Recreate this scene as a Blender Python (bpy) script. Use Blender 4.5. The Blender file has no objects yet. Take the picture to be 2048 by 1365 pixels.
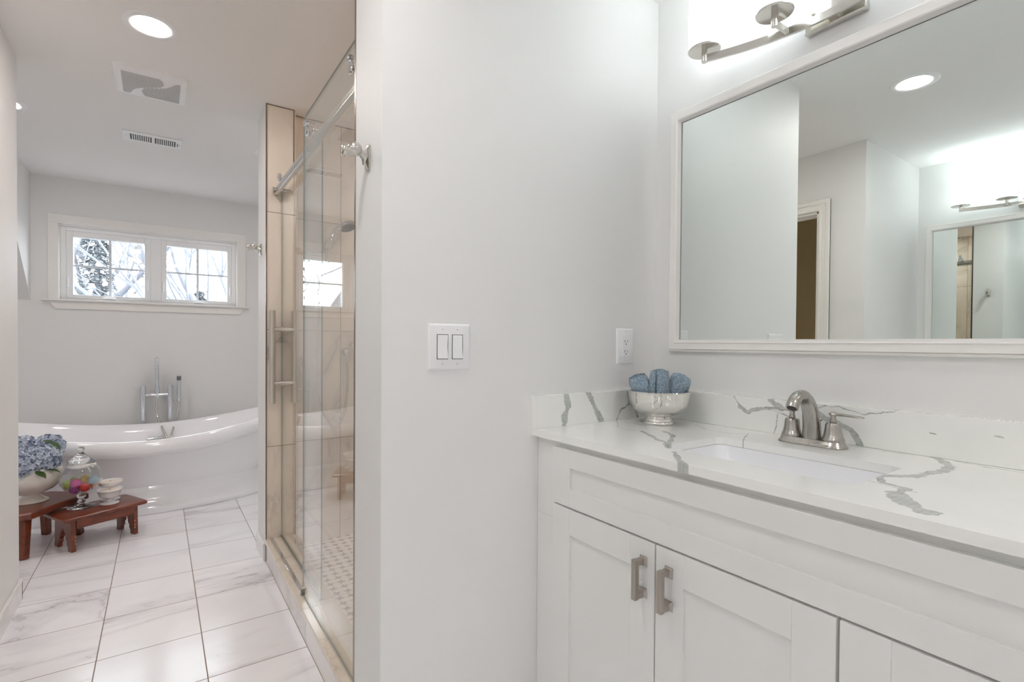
import bpy, bmesh, math, random
import numpy as np
from mathutils import Vector, Matrix, noise
random.seed(7)
sc = bpy.context.scene
COL = sc.collection
PI = math.pi

# ------------------------------------------------------------------ camera
def setup_camera():
    yaw, pit, rol = math.radians(34.1814), math.radians(-0.7258), math.radians(0.3924)
    fw = Vector((math.sin(yaw)*math.cos(pit), math.cos(yaw)*math.cos(pit), math.sin(pit)))
    rt = Vector((math.cos(yaw), -math.sin(yaw), 0)); up = rt.cross(fw)
    R = math.cos(rol)*rt + math.sin(rol)*up
    U = -math.sin(rol)*rt + math.cos(rol)*up
    cd = bpy.data.cameras.new('camera'); cam = bpy.data.objects.new('camera', cd); COL.objects.link(cam)
    m = Matrix((R, U, -fw)).transposed().to_4x4(); m.translation = Vector((0, 0, 1.1875))
    cam.matrix_world = m
    cd.sensor_width = 36; cd.sensor_fit = 'HORIZONTAL'; cd.lens = 1010.16/2048*36
    cd.shift_x = (1024-1003.904)/2048; cd.shift_y = (701.139-682.5)/2048
    cd.clip_start = .02; cd.clip_end = 200
    sc.camera = cam
setup_camera()

# ------------------------------------------------------------------ world, exposure, light levels
SKY = 3.0          # overcast daylight
CAN = 48.0         # recessed lamps
SHADE = 1.05        # frosted vanity shades
w = bpy.data.worlds.new('overcast_sky'); sc.world = w; w.use_nodes = True
bg = w.node_tree.nodes['Background']; bg.inputs[0].default_value = (.90, .95, 1, 1); bg.inputs[1].default_value = SKY
sc.view_settings.view_transform = 'Standard'; sc.view_settings.look = 'None'
sc.view_settings.exposure = 1.66; sc.view_settings.gamma = 1; sc.view_settings.use_curve_mapping = False
cy = sc.cycles
cy.max_bounces = 14; cy.diffuse_bounces = 12; cy.glossy_bounces = 10; cy.transparent_max_bounces = 24
cy.transmission_bounces = 10; cy.sample_clamp_indirect = 6; cy.use_denoising = True
cy.caustics_reflective = False; cy.caustics_refractive = False
pl = bpy.data.lights.new('window_daylight', 'AREA'); pl.shape = 'RECTANGLE'; pl.size = 1.28; pl.size_y = .62
plo = bpy.data.objects.new('window_daylight', pl); COL.objects.link(plo)
plo.location = (-.02, 5.47, 1.81); plo.rotation_euler = (-PI/2, 0, 0); pl.cycles.is_portal = True

# ------------------------------------------------------------------ materials
def new_mat(name):
    m = bpy.data.materials.new(name); m.use_nodes = True
    nt = m.node_tree; return m, nt, nt.nodes, nt.links, nt.nodes['Principled BSDF']
def lin(r, g, b):
    f = lambda c: ((c/255+.055)/1.055)**2.4 if c > 10 else c/255/12.92
    return (f(r), f(g), f(b), 1)
def mat(name, col, rough=.5, metal=0, spec=.5, coat=0, emit=None, es=0, bump=0, bscale=60):
    m, nt, N, L, P = new_mat(name)
    P.inputs['Base Color'].default_value = col; P.inputs['Roughness'].default_value = rough
    P.inputs['Metallic'].default_value = metal; P.inputs['Specular IOR Level'].default_value = spec
    P.inputs['Coat Weight'].default_value = coat; P.inputs['Coat Roughness'].default_value = .05
    if emit: P.inputs['Emission Color'].default_value = emit; P.inputs['Emission Strength'].default_value = es
    if bump:
        n = N.new('ShaderNodeTexNoise'); n.inputs['Scale'].default_value = bscale; n.inputs['Detail'].default_value = 4
        g = N.new('ShaderNodeTexCoord'); L.new(g.outputs['Object'], n.inputs['Vector'])
        b = N.new('ShaderNodeBump'); b.inputs['Strength'].default_value = bump; b.inputs['Distance'].default_value = .002
        L.new(n.outputs['Fac'], b.inputs['Height']); L.new(b.outputs[0], P.inputs['Normal'])
    return m
class G:
    """tiny node helper"""
    def __init__(s, nt): s.nt = nt; s.N = nt.nodes; s.L = nt.links
    def put(s, sock, v):
        if hasattr(v, 'links') or isinstance(v, bpy.types.NodeSocket): s.L.new(v, sock)
        else: sock.default_value = v
    def m(s, op, a, b=0., c=0., clamp=False):
        n = s.N.new('ShaderNodeMath'); n.operation = op; n.use_clamp = clamp
        s.put(n.inputs[0], a); s.put(n.inputs[1], b); s.put(n.inputs[2], c); return n.outputs[0]
    def xyz(s, v):
        n = s.N.new('ShaderNodeSeparateXYZ'); s.L.new(v, n.inputs[0]); return n.outputs
    def comb(s, x, y, z):
        n = s.N.new('ShaderNodeCombineXYZ')
        for i, v in enumerate((x, y, z)): s.put(n.inputs[i], v)
        return n.outputs[0]
    def vm(s, op, a, b):
        n = s.N.new('ShaderNodeVectorMath'); n.operation = op; s.put(n.inputs[0], a); s.put(n.inputs[1], b); return n
    def noise(s, v, scale, detail=4, dist=0., rough=.5):
        n = s.N.new('ShaderNodeTexNoise'); s.L.new(v, n.inputs['Vector']); n.inputs['Scale'].default_value = scale
        n.inputs['Detail'].default_value = detail; n.inputs['Distortion'].default_value = dist; n.inputs['Roughness'].default_value = rough
        return n.outputs['Fac']
    def rng(s, v, a, b, c, d):
        n = s.N.new('ShaderNodeMapRange'); s.put(n.inputs[0], v)
        for i, k in enumerate((a, b, c, d)): n.inputs[1+i].default_value = k
        return n.outputs[0]
    def mix(s, f, a, b):
        n = s.N.new('ShaderNodeMix'); n.data_type = 'RGBA'; s.put(n.inputs[0], f); s.put(n.inputs[6], a); s.put(n.inputs[7], b); return n.outputs[2]
    def obj(s):
        n = s.N.new('ShaderNodeTexCoord'); return n.outputs['Object']
    def white(s, v):
        n = s.N.new('ShaderNodeTexWhiteNoise'); n.noise_dimensions = '3D'; s.L.new(v, n.inputs['Vector']); return n.outputs
def veins(g, v, stretch=(1, 1, 1), scale=1.6, width=.02):
    mp = g.N.new('ShaderNodeMapping'); g.L.new(v, mp.inputs[0]); mp.inputs['Scale'].default_value = stretch
    mp.inputs['Rotation'].default_value = (0, 0, .45)
    v = mp.outputs[0]
    a = g.noise(v, scale, 7, 1.2, .55)
    r = g.m('ABSOLUTE', g.m('SUBTRACT', a, .5))
    line = g.rng(r, 0, width, 1, 0)
    m = g.rng(g.noise(v, scale*.9, 2, 0), .46, .66, 0, 1)
    soft = g.rng(r, 0, width*4, .45, 0)
    return g.m('MULTIPLY', g.m('MAXIMUM', line, soft), m)
def tile_mat(name, axes, p, o, base, veincol, grout, gw=.003, rough=.18, stretch=(1, 1, 1)):
    """marble-look porcelain tile laid on a straight grid over two object axes"""
    m, nt, N, L, P = new_mat(name); g = G(nt)
    co = g.obj(); s = g.xyz(co); u, v = s[axes[0]], s[axes[1]]
    cu = g.m('DIVIDE', g.m('SUBTRACT', u, o[0]), p[0]); cv = g.m('DIVIDE', g.m('SUBTRACT', v, o[1]), p[1])
    iu, iv = g.m('FLOOR', cu), g.m('FLOOR', cv)
    fu, fv = g.m('FRACT', cu), g.m('FRACT', cv)
    du = g.m('MULTIPLY', g.m('MINIMUM', fu, g.m('SUBTRACT', 1, fu)), p[0])
    dv = g.m('MULTIPLY', g.m('MINIMUM', fv, g.m('SUBTRACT', 1, fv)), p[1])
    d = g.m('MINIMUM', du, dv)
    gm = g.rng(d, gw*.5, gw*.5+.0006, 1, 0)
    cell = g.comb(iu, iv, 3.); wn = g.white(cell)
    off = g.vm('MULTIPLY', wn[1], (7, 7, 7)).outputs[0]
    vc = g.vm('ADD', co, off).outputs[0]
    vv = veins(g, vc, stretch)
    cloud = g.rng(g.noise(vc, 3, 3), .35, .7, 0, .10)
    c = g.mix(g.m('ADD', g.m('MULTIPLY', vv, .75), cloud), base, veincol)
    c = g.mix(gm, c, grout)
    L.new(c, P.inputs['Base Color'])
    P.inputs['Specular IOR Level'].default_value = .5
    L.new(g.rng(gm, 0, 1, rough, .8), P.inputs['Roughness'])
    b = N.new('ShaderNodeBump'); b.inputs['Distance'].default_value = .001; b.inputs['Strength'].default_value = .5; b.invert = True
    L.new(gm, b.inputs['Height']); L.new(b.outputs[0], P.inputs['Normal'])
    return m
def mosaic_mat():
    m, nt, N, L, P = new_mat('basketweave_mosaic'); g = G(nt)
    s = g.xyz(g.obj()); p = .052
    cu, cv = g.m('DIVIDE', s[0], p), g.m('DIVIDE', s[1], p)
    fu, fv = g.m('FRACT', cu), g.m('FRACT', cv)
    par = g.m('MODULO', g.m('ABSOLUTE', g.m('ADD', g.m('FLOOR', cu), g.m('FLOOR', cv))), 2)
    du = g.m('MINIMUM', fu, g.m('SUBTRACT', 1, fu)); dv = g.m('MINIMUM', fv, g.m('SUBTRACT', 1, fv))
    par = g.m('GREATER_THAN', par, .5)
    a = g.m('ADD', g.m('MULTIPLY', du, par), g.m('MULTIPLY', dv, g.m('SUBTRACT', 1, par)))
    b_ = g.m('ADD', g.m('MULTIPLY', dv, par), g.m('MULTIPLY', du, g.m('SUBTRACT', 1, par)))
    dark = g.m('MULTIPLY', g.m('LESS_THAN', a, .17), g.m('LESS_THAN', b_, .32))
    grout = g.m('MAXIMUM', g.m('LESS_THAN', g.m('MINIMUM', a, 1), .025), g.m('LESS_THAN', g.m('ABSOLUTE', g.m('SUBTRACT', a, .17)), .022))
    c = g.mix(dark, lin(238, 232, 226), lin(150, 142, 134))
    c = g.mix(grout, c, lin(196, 186, 176))
    L.new(c, P.inputs['Base Color']); P.inputs['Roughness'].default_value = .3
    return m
def quartz_mat():
    m, nt, N, L, P = new_mat('quartz_with_grey_veins'); g = G(nt)
    at = N.new('ShaderNodeAttribute'); at.attribute_name = 'vein'
    cr = N.new('ShaderNodeValToRGB'); e = cr.color_ramp
    e.elements[0].position = 0; e.elements[0].color = lin(242, 243, 240)
    e.elements[1].position = 1; e.elements[1].color = lin(92, 98, 98)
    for p_, c_ in ((.25, lin(214, 215, 211)), (.5, lin(172, 177, 175)), (.75, lin(140, 146, 145))):
        k = e.elements.new(p_); k.color = c_
    L.new(at.outputs['Fac'], cr.inputs[0])
    n = g.noise(g.obj(), 6, 4)
    c = g.mix(g.rng(n, .4, .75, 0, .10), cr.outputs[0], lin(196, 196, 192))
    L.new(c, P.inputs['Base Color']); P.inputs['Roughness'].default_value = .16
    return m
def glass_mat(name, tint=(.985, .995, .99, 1), f0=.04, pw=5.):
    """thin pane: transparent with Schlick mirror reflection on both faces"""
    m = bpy.data.materials.new(name); m.use_nodes = True; nt = m.node_tree; nt.nodes.clear(); g = G(nt)
    geo = g.N.new('ShaderNodeNewGeometry')
    dp = g.vm('DOT_PRODUCT', geo.outputs['Incoming'], geo.outputs['Normal']).outputs['Value']
    c = g.m('SUBTRACT', 1, g.m('ABSOLUTE', dp), clamp=True)
    F = g.m('ADD', f0, g.m('MULTIPLY', 1-f0, g.m('POWER', c, pw)))
    tr = g.N.new('ShaderNodeBsdfTransparent'); tr.inputs[0].default_value = tint
    gl = g.N.new('ShaderNodeBsdfGlossy'); gl.inputs['Roughness'].default_value = 0; gl.inputs[0].default_value = (1, 1, 1, 1)
    mx = g.N.new('ShaderNodeMixShader'); g.L.new(F, mx.inputs[0]); g.L.new(tr.outputs[0], mx.inputs[1]); g.L.new(gl.outputs[0], mx.inputs[2])
    o = g.N.new('ShaderNodeOutputMaterial'); g.L.new(mx.outputs[0], o.inputs[0])
    return m
def wood_mat():
    m, nt, N, L, P = new_mat('red_brown_stained_pine'); g = G(nt)
    mp = N.new('ShaderNodeMapping'); L.new(g.obj(), mp.inputs[0]); mp.inputs['Scale'].default_value = (3, 26, 9)
    n = g.noise(mp.outputs[0], 2.2, 6, 1.5)
    c = g.mix(g.rng(n, .3, .7, 0, 1), lin(88, 38, 20), lin(138, 66, 38))
    n2 = g.noise(g.obj(), 14, 2); c = g.mix(g.rng(n2, .6, .72, 0, .6), c, lin(70, 34, 24))
    L.new(c, P.inputs['Base Color']); P.inputs['Roughness'].default_value = .28; P.inputs['Coat Weight'].default_value = .25
    return m
def brushed(name, col, rough=.28):
    m, nt, N, L, P = new_mat(name); g = G(nt)
    P.inputs['Base Color'].default_value = col; P.inputs['Metallic'].default_value = 1
    mp = N.new('ShaderNodeMapping'); L.new(g.obj(), mp.inputs[0]); mp.inputs['Scale'].default_value = (300, 300, 20)
    n = g.noise(mp.outputs[0], 1, 2); L.new(g.rng(n, .3, .7, rough-.02, rough+.03), P.inputs['Roughness'])
    return m
def towel_mat():
    m, nt, N, L, P = new_mat('blue_terry'); g = G(nt)
    n = g.noise(g.obj(), 420, 3); n2 = g.noise(g.obj(), 60, 3)
    c = g.mix(g.rng(n, .4, .6, 0, 1), lin(104, 128, 148), lin(190, 208, 222))
    c = g.mix(g.rng(n2, .45, .7, 0, .3), c, lin(112, 138, 158))
    L.new(c, P.inputs['Base Color']); P.inputs['Roughness'].default_value = 1; P.inputs['Specular IOR Level'].default_value = .1
    P.inputs['Sheen Weight'].default_value = .4
    b = N.new('ShaderNodeBump'); b.inputs['Distance'].default_value = .004; b.inputs['Strength'].default_value = .9
    L.new(n, b.inputs['Height']); L.new(b.outputs[0], P.inputs['Normal'])
    return m
def petal_mat():
    m, nt, N, L, P = new_mat('pale_blue_petal'); g = G(nt)
    at = N.new('ShaderNodeAttribute'); at.attribute_name = 'tone'
    c = g.mix(at.outputs['Fac'], lin(158, 172, 194), lin(222, 228, 238))
    L.new(c, P.inputs['Base Color']); P.inputs['Roughness'].default_value = .8
    return m

M = {}
M['paint'] = mat('wall_paint_greige', lin(232, 232, 231), .55, bump=.08, bscale=180)
M['ceil'] = mat('ceiling_paint', lin(238, 237, 236), .8, bump=.08, bscale=180)
M['trim'] = mat('white_trim_paint', lin(238, 236, 233), .35)
M['cab'] = mat('white_cabinet_paint', lin(231, 231, 229), .38)
M['gap'] = mat('dark_gap', lin(120, 120, 118), .7)
M['closet'] = mat('tan_closet_paint', lin(176, 156, 120), .7)
M['plastic'] = mat('white_plastic', lin(240, 241, 242), .28)
M['slot'] = mat('dark_slot', lin(70, 66, 62), .6)
M['mirror'] = mat('mirror_silver', (.84, .89, .865, 1), .0, 1)
M['mirror_edge'] = mat('mirror_edge', lin(60, 72, 66), .3)
M['chrome'] = mat('polished_chrome', (.78, .80, .84, 1), .06, 1)
M['nickel'] = brushed('brushed_nickel', (.46, .44, .41, 1), .25)
M['satin'] = brushed('satin_nickel', (.66, .64, .60, 1), .2)
M['pullmet'] = brushed('warm_nickel_pull', (.46, .42, .375, 1), .3)
M['silver'] = mat('polished_silver', (.82, .80, .77, 1), .05, 1)
M['bronze'] = mat('tile_edge_profile', (.30, .25, .21, 1), .25, 1)
M['glass'] = glass_mat('shower_glass')
M['pane'] = glass_mat('window_glass', (.97, .985, 1, 1))
M['jarglass'] = glass_mat('clear_jar_glass', (.94, .95, .955, 1), f0=.06, pw=3.2)
M['glass_edge'] = mat('green_glass_edge', lin(128, 142, 136), .15)
M['floor'] = tile_mat('marble_floor_tile', (0, 1), (.3364, .3364), (.1417, 2.3773), lin(249, 249, 252), lin(164, 163, 168), lin(150, 132, 122), stretch=(.5, 1.5, 1))
sh = (lin(240, 230, 218), lin(138, 128, 118), lin(140, 126, 112))
M['tile_y'] = tile_mat('marble_wall_tile', (0, 2), (.3170, .6335), (.894-.317*4, 1.2565-.6335*2), *sh, gw=.0026, stretch=(1.3, 1, .6))
M['tile_x'] = tile_mat('marble_wall_tile_side', (1, 2), (.3170, .6335), (1.5, 1.2565-.6335*2), *sh, gw=.0026, stretch=(1.3, 1, .6))
M['tile_pier'] = tile_mat('marble_pier_tile', (0, 2), (3, .6335), (-1, 1.2565-.6335*2), *sh, gw=.0026, stretch=(1.3, 1, .6))
M['curbtile'] = tile_mat('marble_curb_tile', (1, 2), (.6, 4), (2.07, -1), lin(236, 232, 229), lin(206, 201, 198), lin(150, 132, 122), stretch=(1, .6, 1))
M['curbtop'] = tile_mat('cream_curb_slab', (1, 2), (.62, 4), (2.72, -1), lin(236, 226, 212), lin(206, 194, 180), lin(190, 176, 160), gw=.002, rough=.12)
M['mosaic'] = mosaic_mat()
M['quartz'] = quartz_mat()
M['porcelain'] = mat('white_porcelain', lin(240, 241, 244), .08, coat=.5)
M['acrylic'] = mat('glossy_white_acrylic', lin(248, 248, 250), .1, coat=.5)
M['wood'] = wood_mat()
M['woodworn'] = mat('worn_pale_wood', lin(196, 150, 112), .6)
M['ceramic'] = mat('cream_glazed_ceramic', lin(232, 226, 218), .14, coat=.4)
M['solidglass'] = (lambda m: (setattr(m[4].inputs['Transmission Weight'], 'default_value', 1), setattr(m[4].inputs['Roughness'], 'default_value', .0), setattr(m[4].inputs['Base Color'], 'default_value', (.97, .98, .98, 1)), m[0])[-1])(new_mat('solid_clear_glass'))
M['milk'] = mat('white_milk_glass', lin(238, 238, 238), .2, coat=.3)
M['wax'] = mat('pale_wax', lin(238, 226, 214), .5)
M['ribbon'] = mat('white_ribbon', lin(244, 242, 240), .5)
M['petal'] = petal_mat()
M['leaf'] = mat('green_leaf', lin(92, 122, 62), .5)
M['stem'] = mat('green_stem', lin(88, 108, 66), .6)
M['towel'] = towel_mat()
M['black'] = mat('black_hole', lin(26, 24, 24), .5)
M['spray'] = mat('grey_spray_face', lin(120, 122, 124), .4)
M['lens'] = mat('glowing_lens', (1, 1, 1, 1), .5, emit=(1.0, .955, .93, 1), es=CAN)
M['lens_dim'] = mat('glowing_lens_dimmed', (1, 1, 1, 1), .5, emit=(1.0, .915, .87, 1), es=CAN*.78)
M['shade'] = mat('frosted_shade_lit', (1, 1, 1, 1), .4, emit=(.90, .985, 1.0, 1), es=SHADE)
M['bark'] = mat('grey_bark', (.155, .162, .185, 1), .9)
M['conifer'] = mat('conifer_green', (.27, .30, .315, 1), .9)
M['dryleaf'] = mat('dry_leaf', (.20, .185, .17, 1), .9)
M['grass'] = mat('winter_lawn', (.14, .145, .13, 1), .95, bump=.3, bscale=3)
M['siding'] = mat('grey_siding', (.12, .125, .14, 1), .8)
M['shingle'] = mat('grey_shingles', (.05, .053, .06, 1), .9)
for i_, c_ in enumerate([(176, 196, 104), (222, 84, 160), (232, 198, 92), (172, 200, 212), (226, 66, 62), (232, 132, 100), (176, 96, 168), (236, 196, 200), (196, 206, 120)]):
    M['ball%d' % i_] = mat('bath_bomb_colour_%d' % i_, lin(*c_), .55, bump=.3, bscale=120)

# ------------------------------------------------------------------ mesh helpers
class B:
    def __init__(s): s.bm = bmesh.new()
    def box(s, x0, x1, y0, y1, z0, z1):
        v = [s.bm.verts.new((x, y, z)) for z in (z0, z1) for x, y in ((x0, y0), (x1, y0), (x1, y1), (x0, y1))]
        for f in ((3, 2, 1, 0), (4, 5, 6, 7), (0, 1, 5, 4), (1, 2, 6, 5), (2, 3, 7, 6), (3, 0, 4, 7)):
            s.bm.faces.new([v[i] for i in f])
        return s
    def prism(s, pts, a0, a1, axis):
        """polygon in the two other axes (cyclic order) extruded along axis"""
        def P(p, t):
            return {0: (t, p[0], p[1]), 1: (p[0], t, p[1]), 2: (p[0], p[1], t)}[axis]
        a = [s.bm.verts.new(P(p, a0)) for p in pts]; b = [s.bm.verts.new(P(p, a1)) for p in pts]
        n = len(pts); s.bm.faces.new(a[::-1]); s.bm.faces.new(b)
        for i in range(n): s.bm.faces.new((a[i], a[(i+1) % n], b[(i+1) % n], b[i]))
        return s
    def tube(s, pts, r, n=16, cap=True, sq=None):
        pts = [Vector(p) for p in pts]; rs = r if isinstance(r, (list, tuple)) else [r]*len(pts)
        rings = []; up = None
        for i, p in enumerate(pts):
            t = (pts[min(i+1, len(pts)-1)]-pts[max(i-1, 0)]).normalized()
            if up is None: up = Vector((0, 0, 1)) if abs(t.z) < .9 else Vector((0, 1, 0))
            a = t.cross(up).normalized(); up = a.cross(t).normalized()
            rr = rs[i]; ra, rb = (rr if isinstance(rr, tuple) else (rr, rr))
            if sq: ring = [s.bm.verts.new(p + a*ra*x + up*rb*y) for x, y in ((-1, -1), (1, -1), (1, 1), (-1, 1))]
            else: ring = [s.bm.verts.new(p + a*ra*math.cos(k*2*PI/n) + up*rb*math.sin(k*2*PI/n)) for k in range(n)]
            rings.append(ring)
        for A, C_ in zip(rings, rings[1:]):
            for k in range(len(A)): s.bm.faces.new((A[k], A[(k+1) % len(A)], C_[(k+1) % len(A)], C_[k]))
        if cap: s.bm.faces.new(rings[0][::-1]); s.bm.faces.new(rings[-1])
        return s
    def lathe(s, prof, c=(0, 0, 0), n=32, rot=None):
        c = Vector(c); rings = []
        for r, z in prof:
            if r < 1e-6:
                v = Vector((0, 0, z)); v = rot @ v if rot else v; rings.append([s.bm.verts.new(c+v)]); continue
            ring = []
            for k in range(n):
                v = Vector((r*math.cos(k*2*PI/n), r*math.sin(k*2*PI/n), z)); v = rot @ v if rot else v
                ring.append(s.bm.verts.new(c+v))
            rings.append(ring)
        for A, C_ in zip(rings, rings[1:]):
            for k in range(n):
                k2 = (k+1) % n
                if len(A) == 1 and len(C_) == 1: continue
                if len(A) == 1: s.bm.faces.new((A[0], C_[k2], C_[k]))
                elif len(C_) == 1: s.bm.faces.new((A[k], A[k2], C_[0]))
                else: s.bm.faces.new((A[k], A[k2], C_[k2], C_[k]))
        return s
    def ball(s, c, r, n=20, sc_=(1, 1, 1)):
        m = Matrix.Translation(c) @ Matrix.Diagonal((*sc_, 1))
        bmesh.ops.create_uvsphere(s.bm, u_segments=n, v_segments=max(6, n//2), radius=r, matrix=m); return s
    def xform(s, mtx): bmesh.ops.transform(s.bm, matrix=mtx, verts=s.bm.verts); return s
def cylp(r, h0, h1, bev=.001):
    return [(0, h0), (r-bev, h0), (r, h0+bev), (r, h1-bev), (r-bev, h1), (0, h1)]
ROTX = Matrix.Rotation(PI/2, 3, 'Y')      # local z -> +X
ROTXN = Matrix.Rotation(-PI/2, 3, 'Y')    # local z -> -X
ROTYN = Matrix.Rotation(PI/2, 3, 'X')     # local z -> -Y

def thing(name, label, cat, loc=(0, 0, 0), group=None, rz=0, structure=False):
    o = bpy.data.objects.new(name, None); COL.objects.link(o); o.location = loc; o.rotation_euler = (0, 0, rz)
    o.empty_display_size = .05
    if structure: o['kind'] = 'structure'
    if label: o['label'] = label
    if cat: o['category'] = cat
    if group: o['group'] = group
    return o
def root_loc(p):
    v = Vector((0, 0, 0))
    while p is not None: v += Vector(p.location); p = p.parent
    return v
def obj(name, b, m, parent=None, bevel=0, label=None, cat=None, group=None, kind=None, local=False, smooth=35, subsurf=0, recalc=True, segs=2, center=True):
    """links b as ONE mesh object; coordinates are world unless local (then relative to the parent)"""
    bm = b.bm if isinstance(b, B) else b
    if recalc: bmesh.ops.recalc_face_normals(bm, faces=bm.faces)
    me = bpy.data.meshes.new(name); bm.to_mesh(me); bm.free()
    for mm in (m if isinstance(m, (list, tuple)) else [m]): me.materials.append(mm)
    if smooth: me.shade_smooth(); me.set_sharp_from_angle(angle=math.radians(smooth))
    o = bpy.data.objects.new(name, me); COL.objects.link(o)
    if parent is not None:
        o.parent = parent
        if not local: me.transform(Matrix.Translation(-root_loc(parent)))
    elif center and kind != 'structure':
        co = np.empty(len(me.vertices)*3); me.vertices.foreach_get('co', co); co = co.reshape(-1, 3)
        c = Vector(((co[:, 0].min()+co[:, 0].max())/2, (co[:, 1].min()+co[:, 1].max())/2, co[:, 2].min()))
        me.transform(Matrix.Translation(-c)); o.location = c
    if bevel:
        md = o.modifiers.new('bevel', 'BEVEL'); md.width = bevel; md.segments = segs; md.limit_method = 'ANGLE'; md.angle_limit = math.radians(40)
    if subsurf: md = o.modifiers.new('sub', 'SUBSURF'); md.levels = subsurf; md.render_levels = subsurf
    if label: o['label'] = label
    if cat: o['category'] = cat
    if group: o['group'] = group
    if kind: o['kind'] = kind
    return o
def struct(name, b, m, parent=None, bevel=0): return obj(name, b, m, parent, bevel, kind='structure' if parent is None else None)
def copy_tree(o, parent=None):
    c = o.copy(); COL.objects.link(c); c.parent = parent
    for ch in [x for x in bpy.data.objects if x.parent == o]: copy_tree(ch, c)
    return c
def bez(p, n=12):
    """Catmull-Rom through points"""
    p = [Vector(q) for q in p]; P_ = [p[0]*2-p[1]]+p+[p[-1]*2-p[-2]]; out = []
    for i in range(1, len(P_)-2):
        a, b_, c, d = P_[i-1:i+3]
        for k in range(n):
            t = k/n; out.append(.5*((2*b_)+(c-a)*t+(2*a-5*b_+4*c-d)*t*t+(-a+3*b_-3*c+d)*t**3))
    return out+[p[-1]]

# ------------------------------------------------------------------ key planes (metres)
ZC = 2.4675; XM = 1.5514; YS = 1.2556; XE = .476; YE2 = 1.474; YP = 2.961; YB = 3.027; YT = 5.2207; XL = -.5308; YL = 3.136
XA = -1.4244; YA = 1.335; YBK = -1.7; XR = 1.80

# ------------------------------------------------------------------ setting
struct('floor', B().box(-2.3, 2.0, -1.85, 5.47, -.1, 0), M['floor'])
struct('ceiling', B().box(-2.3, 2.0, -1.85, 5.47, ZC, ZC+.1), M['ceil'])
struct('wall_right', B().box(XM, XM+.12, YBK-.12, YS, 0, ZC), M['paint'])
struct('wall_partition', B().box(XE, XR+.12, YS, YE2-.008, 0, ZC), M['paint'])
struct('wall_rear', B().box(XA-.12, XM+.12, YBK-.12, YBK, 0, ZC), M['paint'])
struct('wall_alcove', B().box(XA-.12, XA, YBK, YA+.12, 0, ZC), M['paint'])
struct('wall_alcove_side', B().box(XA, XL-.12, YA, YA+.12, 0, ZC), M['paint'])
b = B(); b.box(XL-.12, XL, YA, 1.60, 0, ZC); b.box(XL-.12, XL, 2.36, YL, 0, ZC); b.box(XL-.12, XL, 1.60, 2.36, 2.08, ZC)
struct('wall_left', b, M['paint'])
struct('wall_left_return', B().box(-2.2, XL-.12, YL-.12, YL, 0, ZC), M['paint'])
b = B(); b.box(-1.75, -1.6, YA+.12, YL-.12, 0, ZC)
struct('wall_closet', b, M['closet'])
struct('wall_closet_side', B().box(-1.6, XL-.12, YL-.14, YL-.121, 0, ZC), M['closet'])
struct('wall_tub_left', B().box(-2.2, -2.0, YL, YT+.12, 0, ZC), M['paint'])
struct('wall_tub_right', B().box(XR+.12, XR+.2, YE2, YT+.12, 0, ZC), M['paint'])
WX0, WX1, WZ0, WZ1 = -.655, .601, 1.515, 2.11
b = B(); b.box(-2.2, WX0, YT, YT+.18, 0, ZC); b.box(WX1, XR+.2, YT, YT+.18, 0, ZC)
b.box(WX0, WX1, YT, YT+.18, 0, WZ0); b.box(WX0, WX1, YT, YT+.18, WZ1, ZC)
struct('wall_back', b, M['paint'])
struct('wall_dormer', B().prism([(YT, 1.50), (YT, ZC), (4.11, ZC)], -2.0, -.81, 0), M['paint'])
# shower shell
struct('wall_shower_pier', B().box(XE, .617, YP+.008, 3.215, 0, ZC), M['paint'])
struct('wall_shower_drywall', B().box(.617, XR+.12, YB+.01, 3.215, 0, ZC), M['paint'])
struct('wall_shower_pier_tile', B().box(XE+.004, .617, YP, YP+.008, 0, ZC-.001), M['tile_pier'])
struct('wall_shower_pier_tile_side', B().box(.617, .625, YP, YB, 0, ZC-.001), M['tile_x'])
struct('wall_shower_back', B().box(.617, XR, YB, YB+.01, 0, ZC-.001), M['tile_y'])
struct('wall_shower_near', B().box(XE+.004, XR, YE2-.008, YE2, 0, ZC-.001), M['tile_y'])
struct('wall_shower_right', B().box(XR, XR+.12, YE2-.008, YB+.01, 0, ZC-.001), M['tile_x'])
struct('shower_floor', B().box(.598, XR, YE2, YB, 0, .03), M['mosaic'])
struct('shower_curb', B().box(.478, .598, YE2, YP, 0, .103), M['curbtile'])
struct('curb_slab', B().box(.470, .603, YE2, YP, .103, .121), M['curbtop'], bevel=.002)
n = 0
def trim(b, m=None, bev=0):
    global n; n += 1; return struct('trim_%d' % n, b, m or M['bronze'], bevel=bev)
trim(B().box(XE-.001, XE+.0045, YP-.003, YP+.008, 0, ZC))
trim(B().box(.614, .6185, YP-.002, YP+.001, .121, ZC))
trim(B().box(XE-.001, XE+.0045, YE2-.008, YE2+.003, 0, ZC))
trim(B().box(XE+.0045, .614, YP-.0015, YP+.0005, ZC-.005, ZC))
trim(B().box(.625, XR, YB-.003, YB, ZC-.004, ZC))
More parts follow.
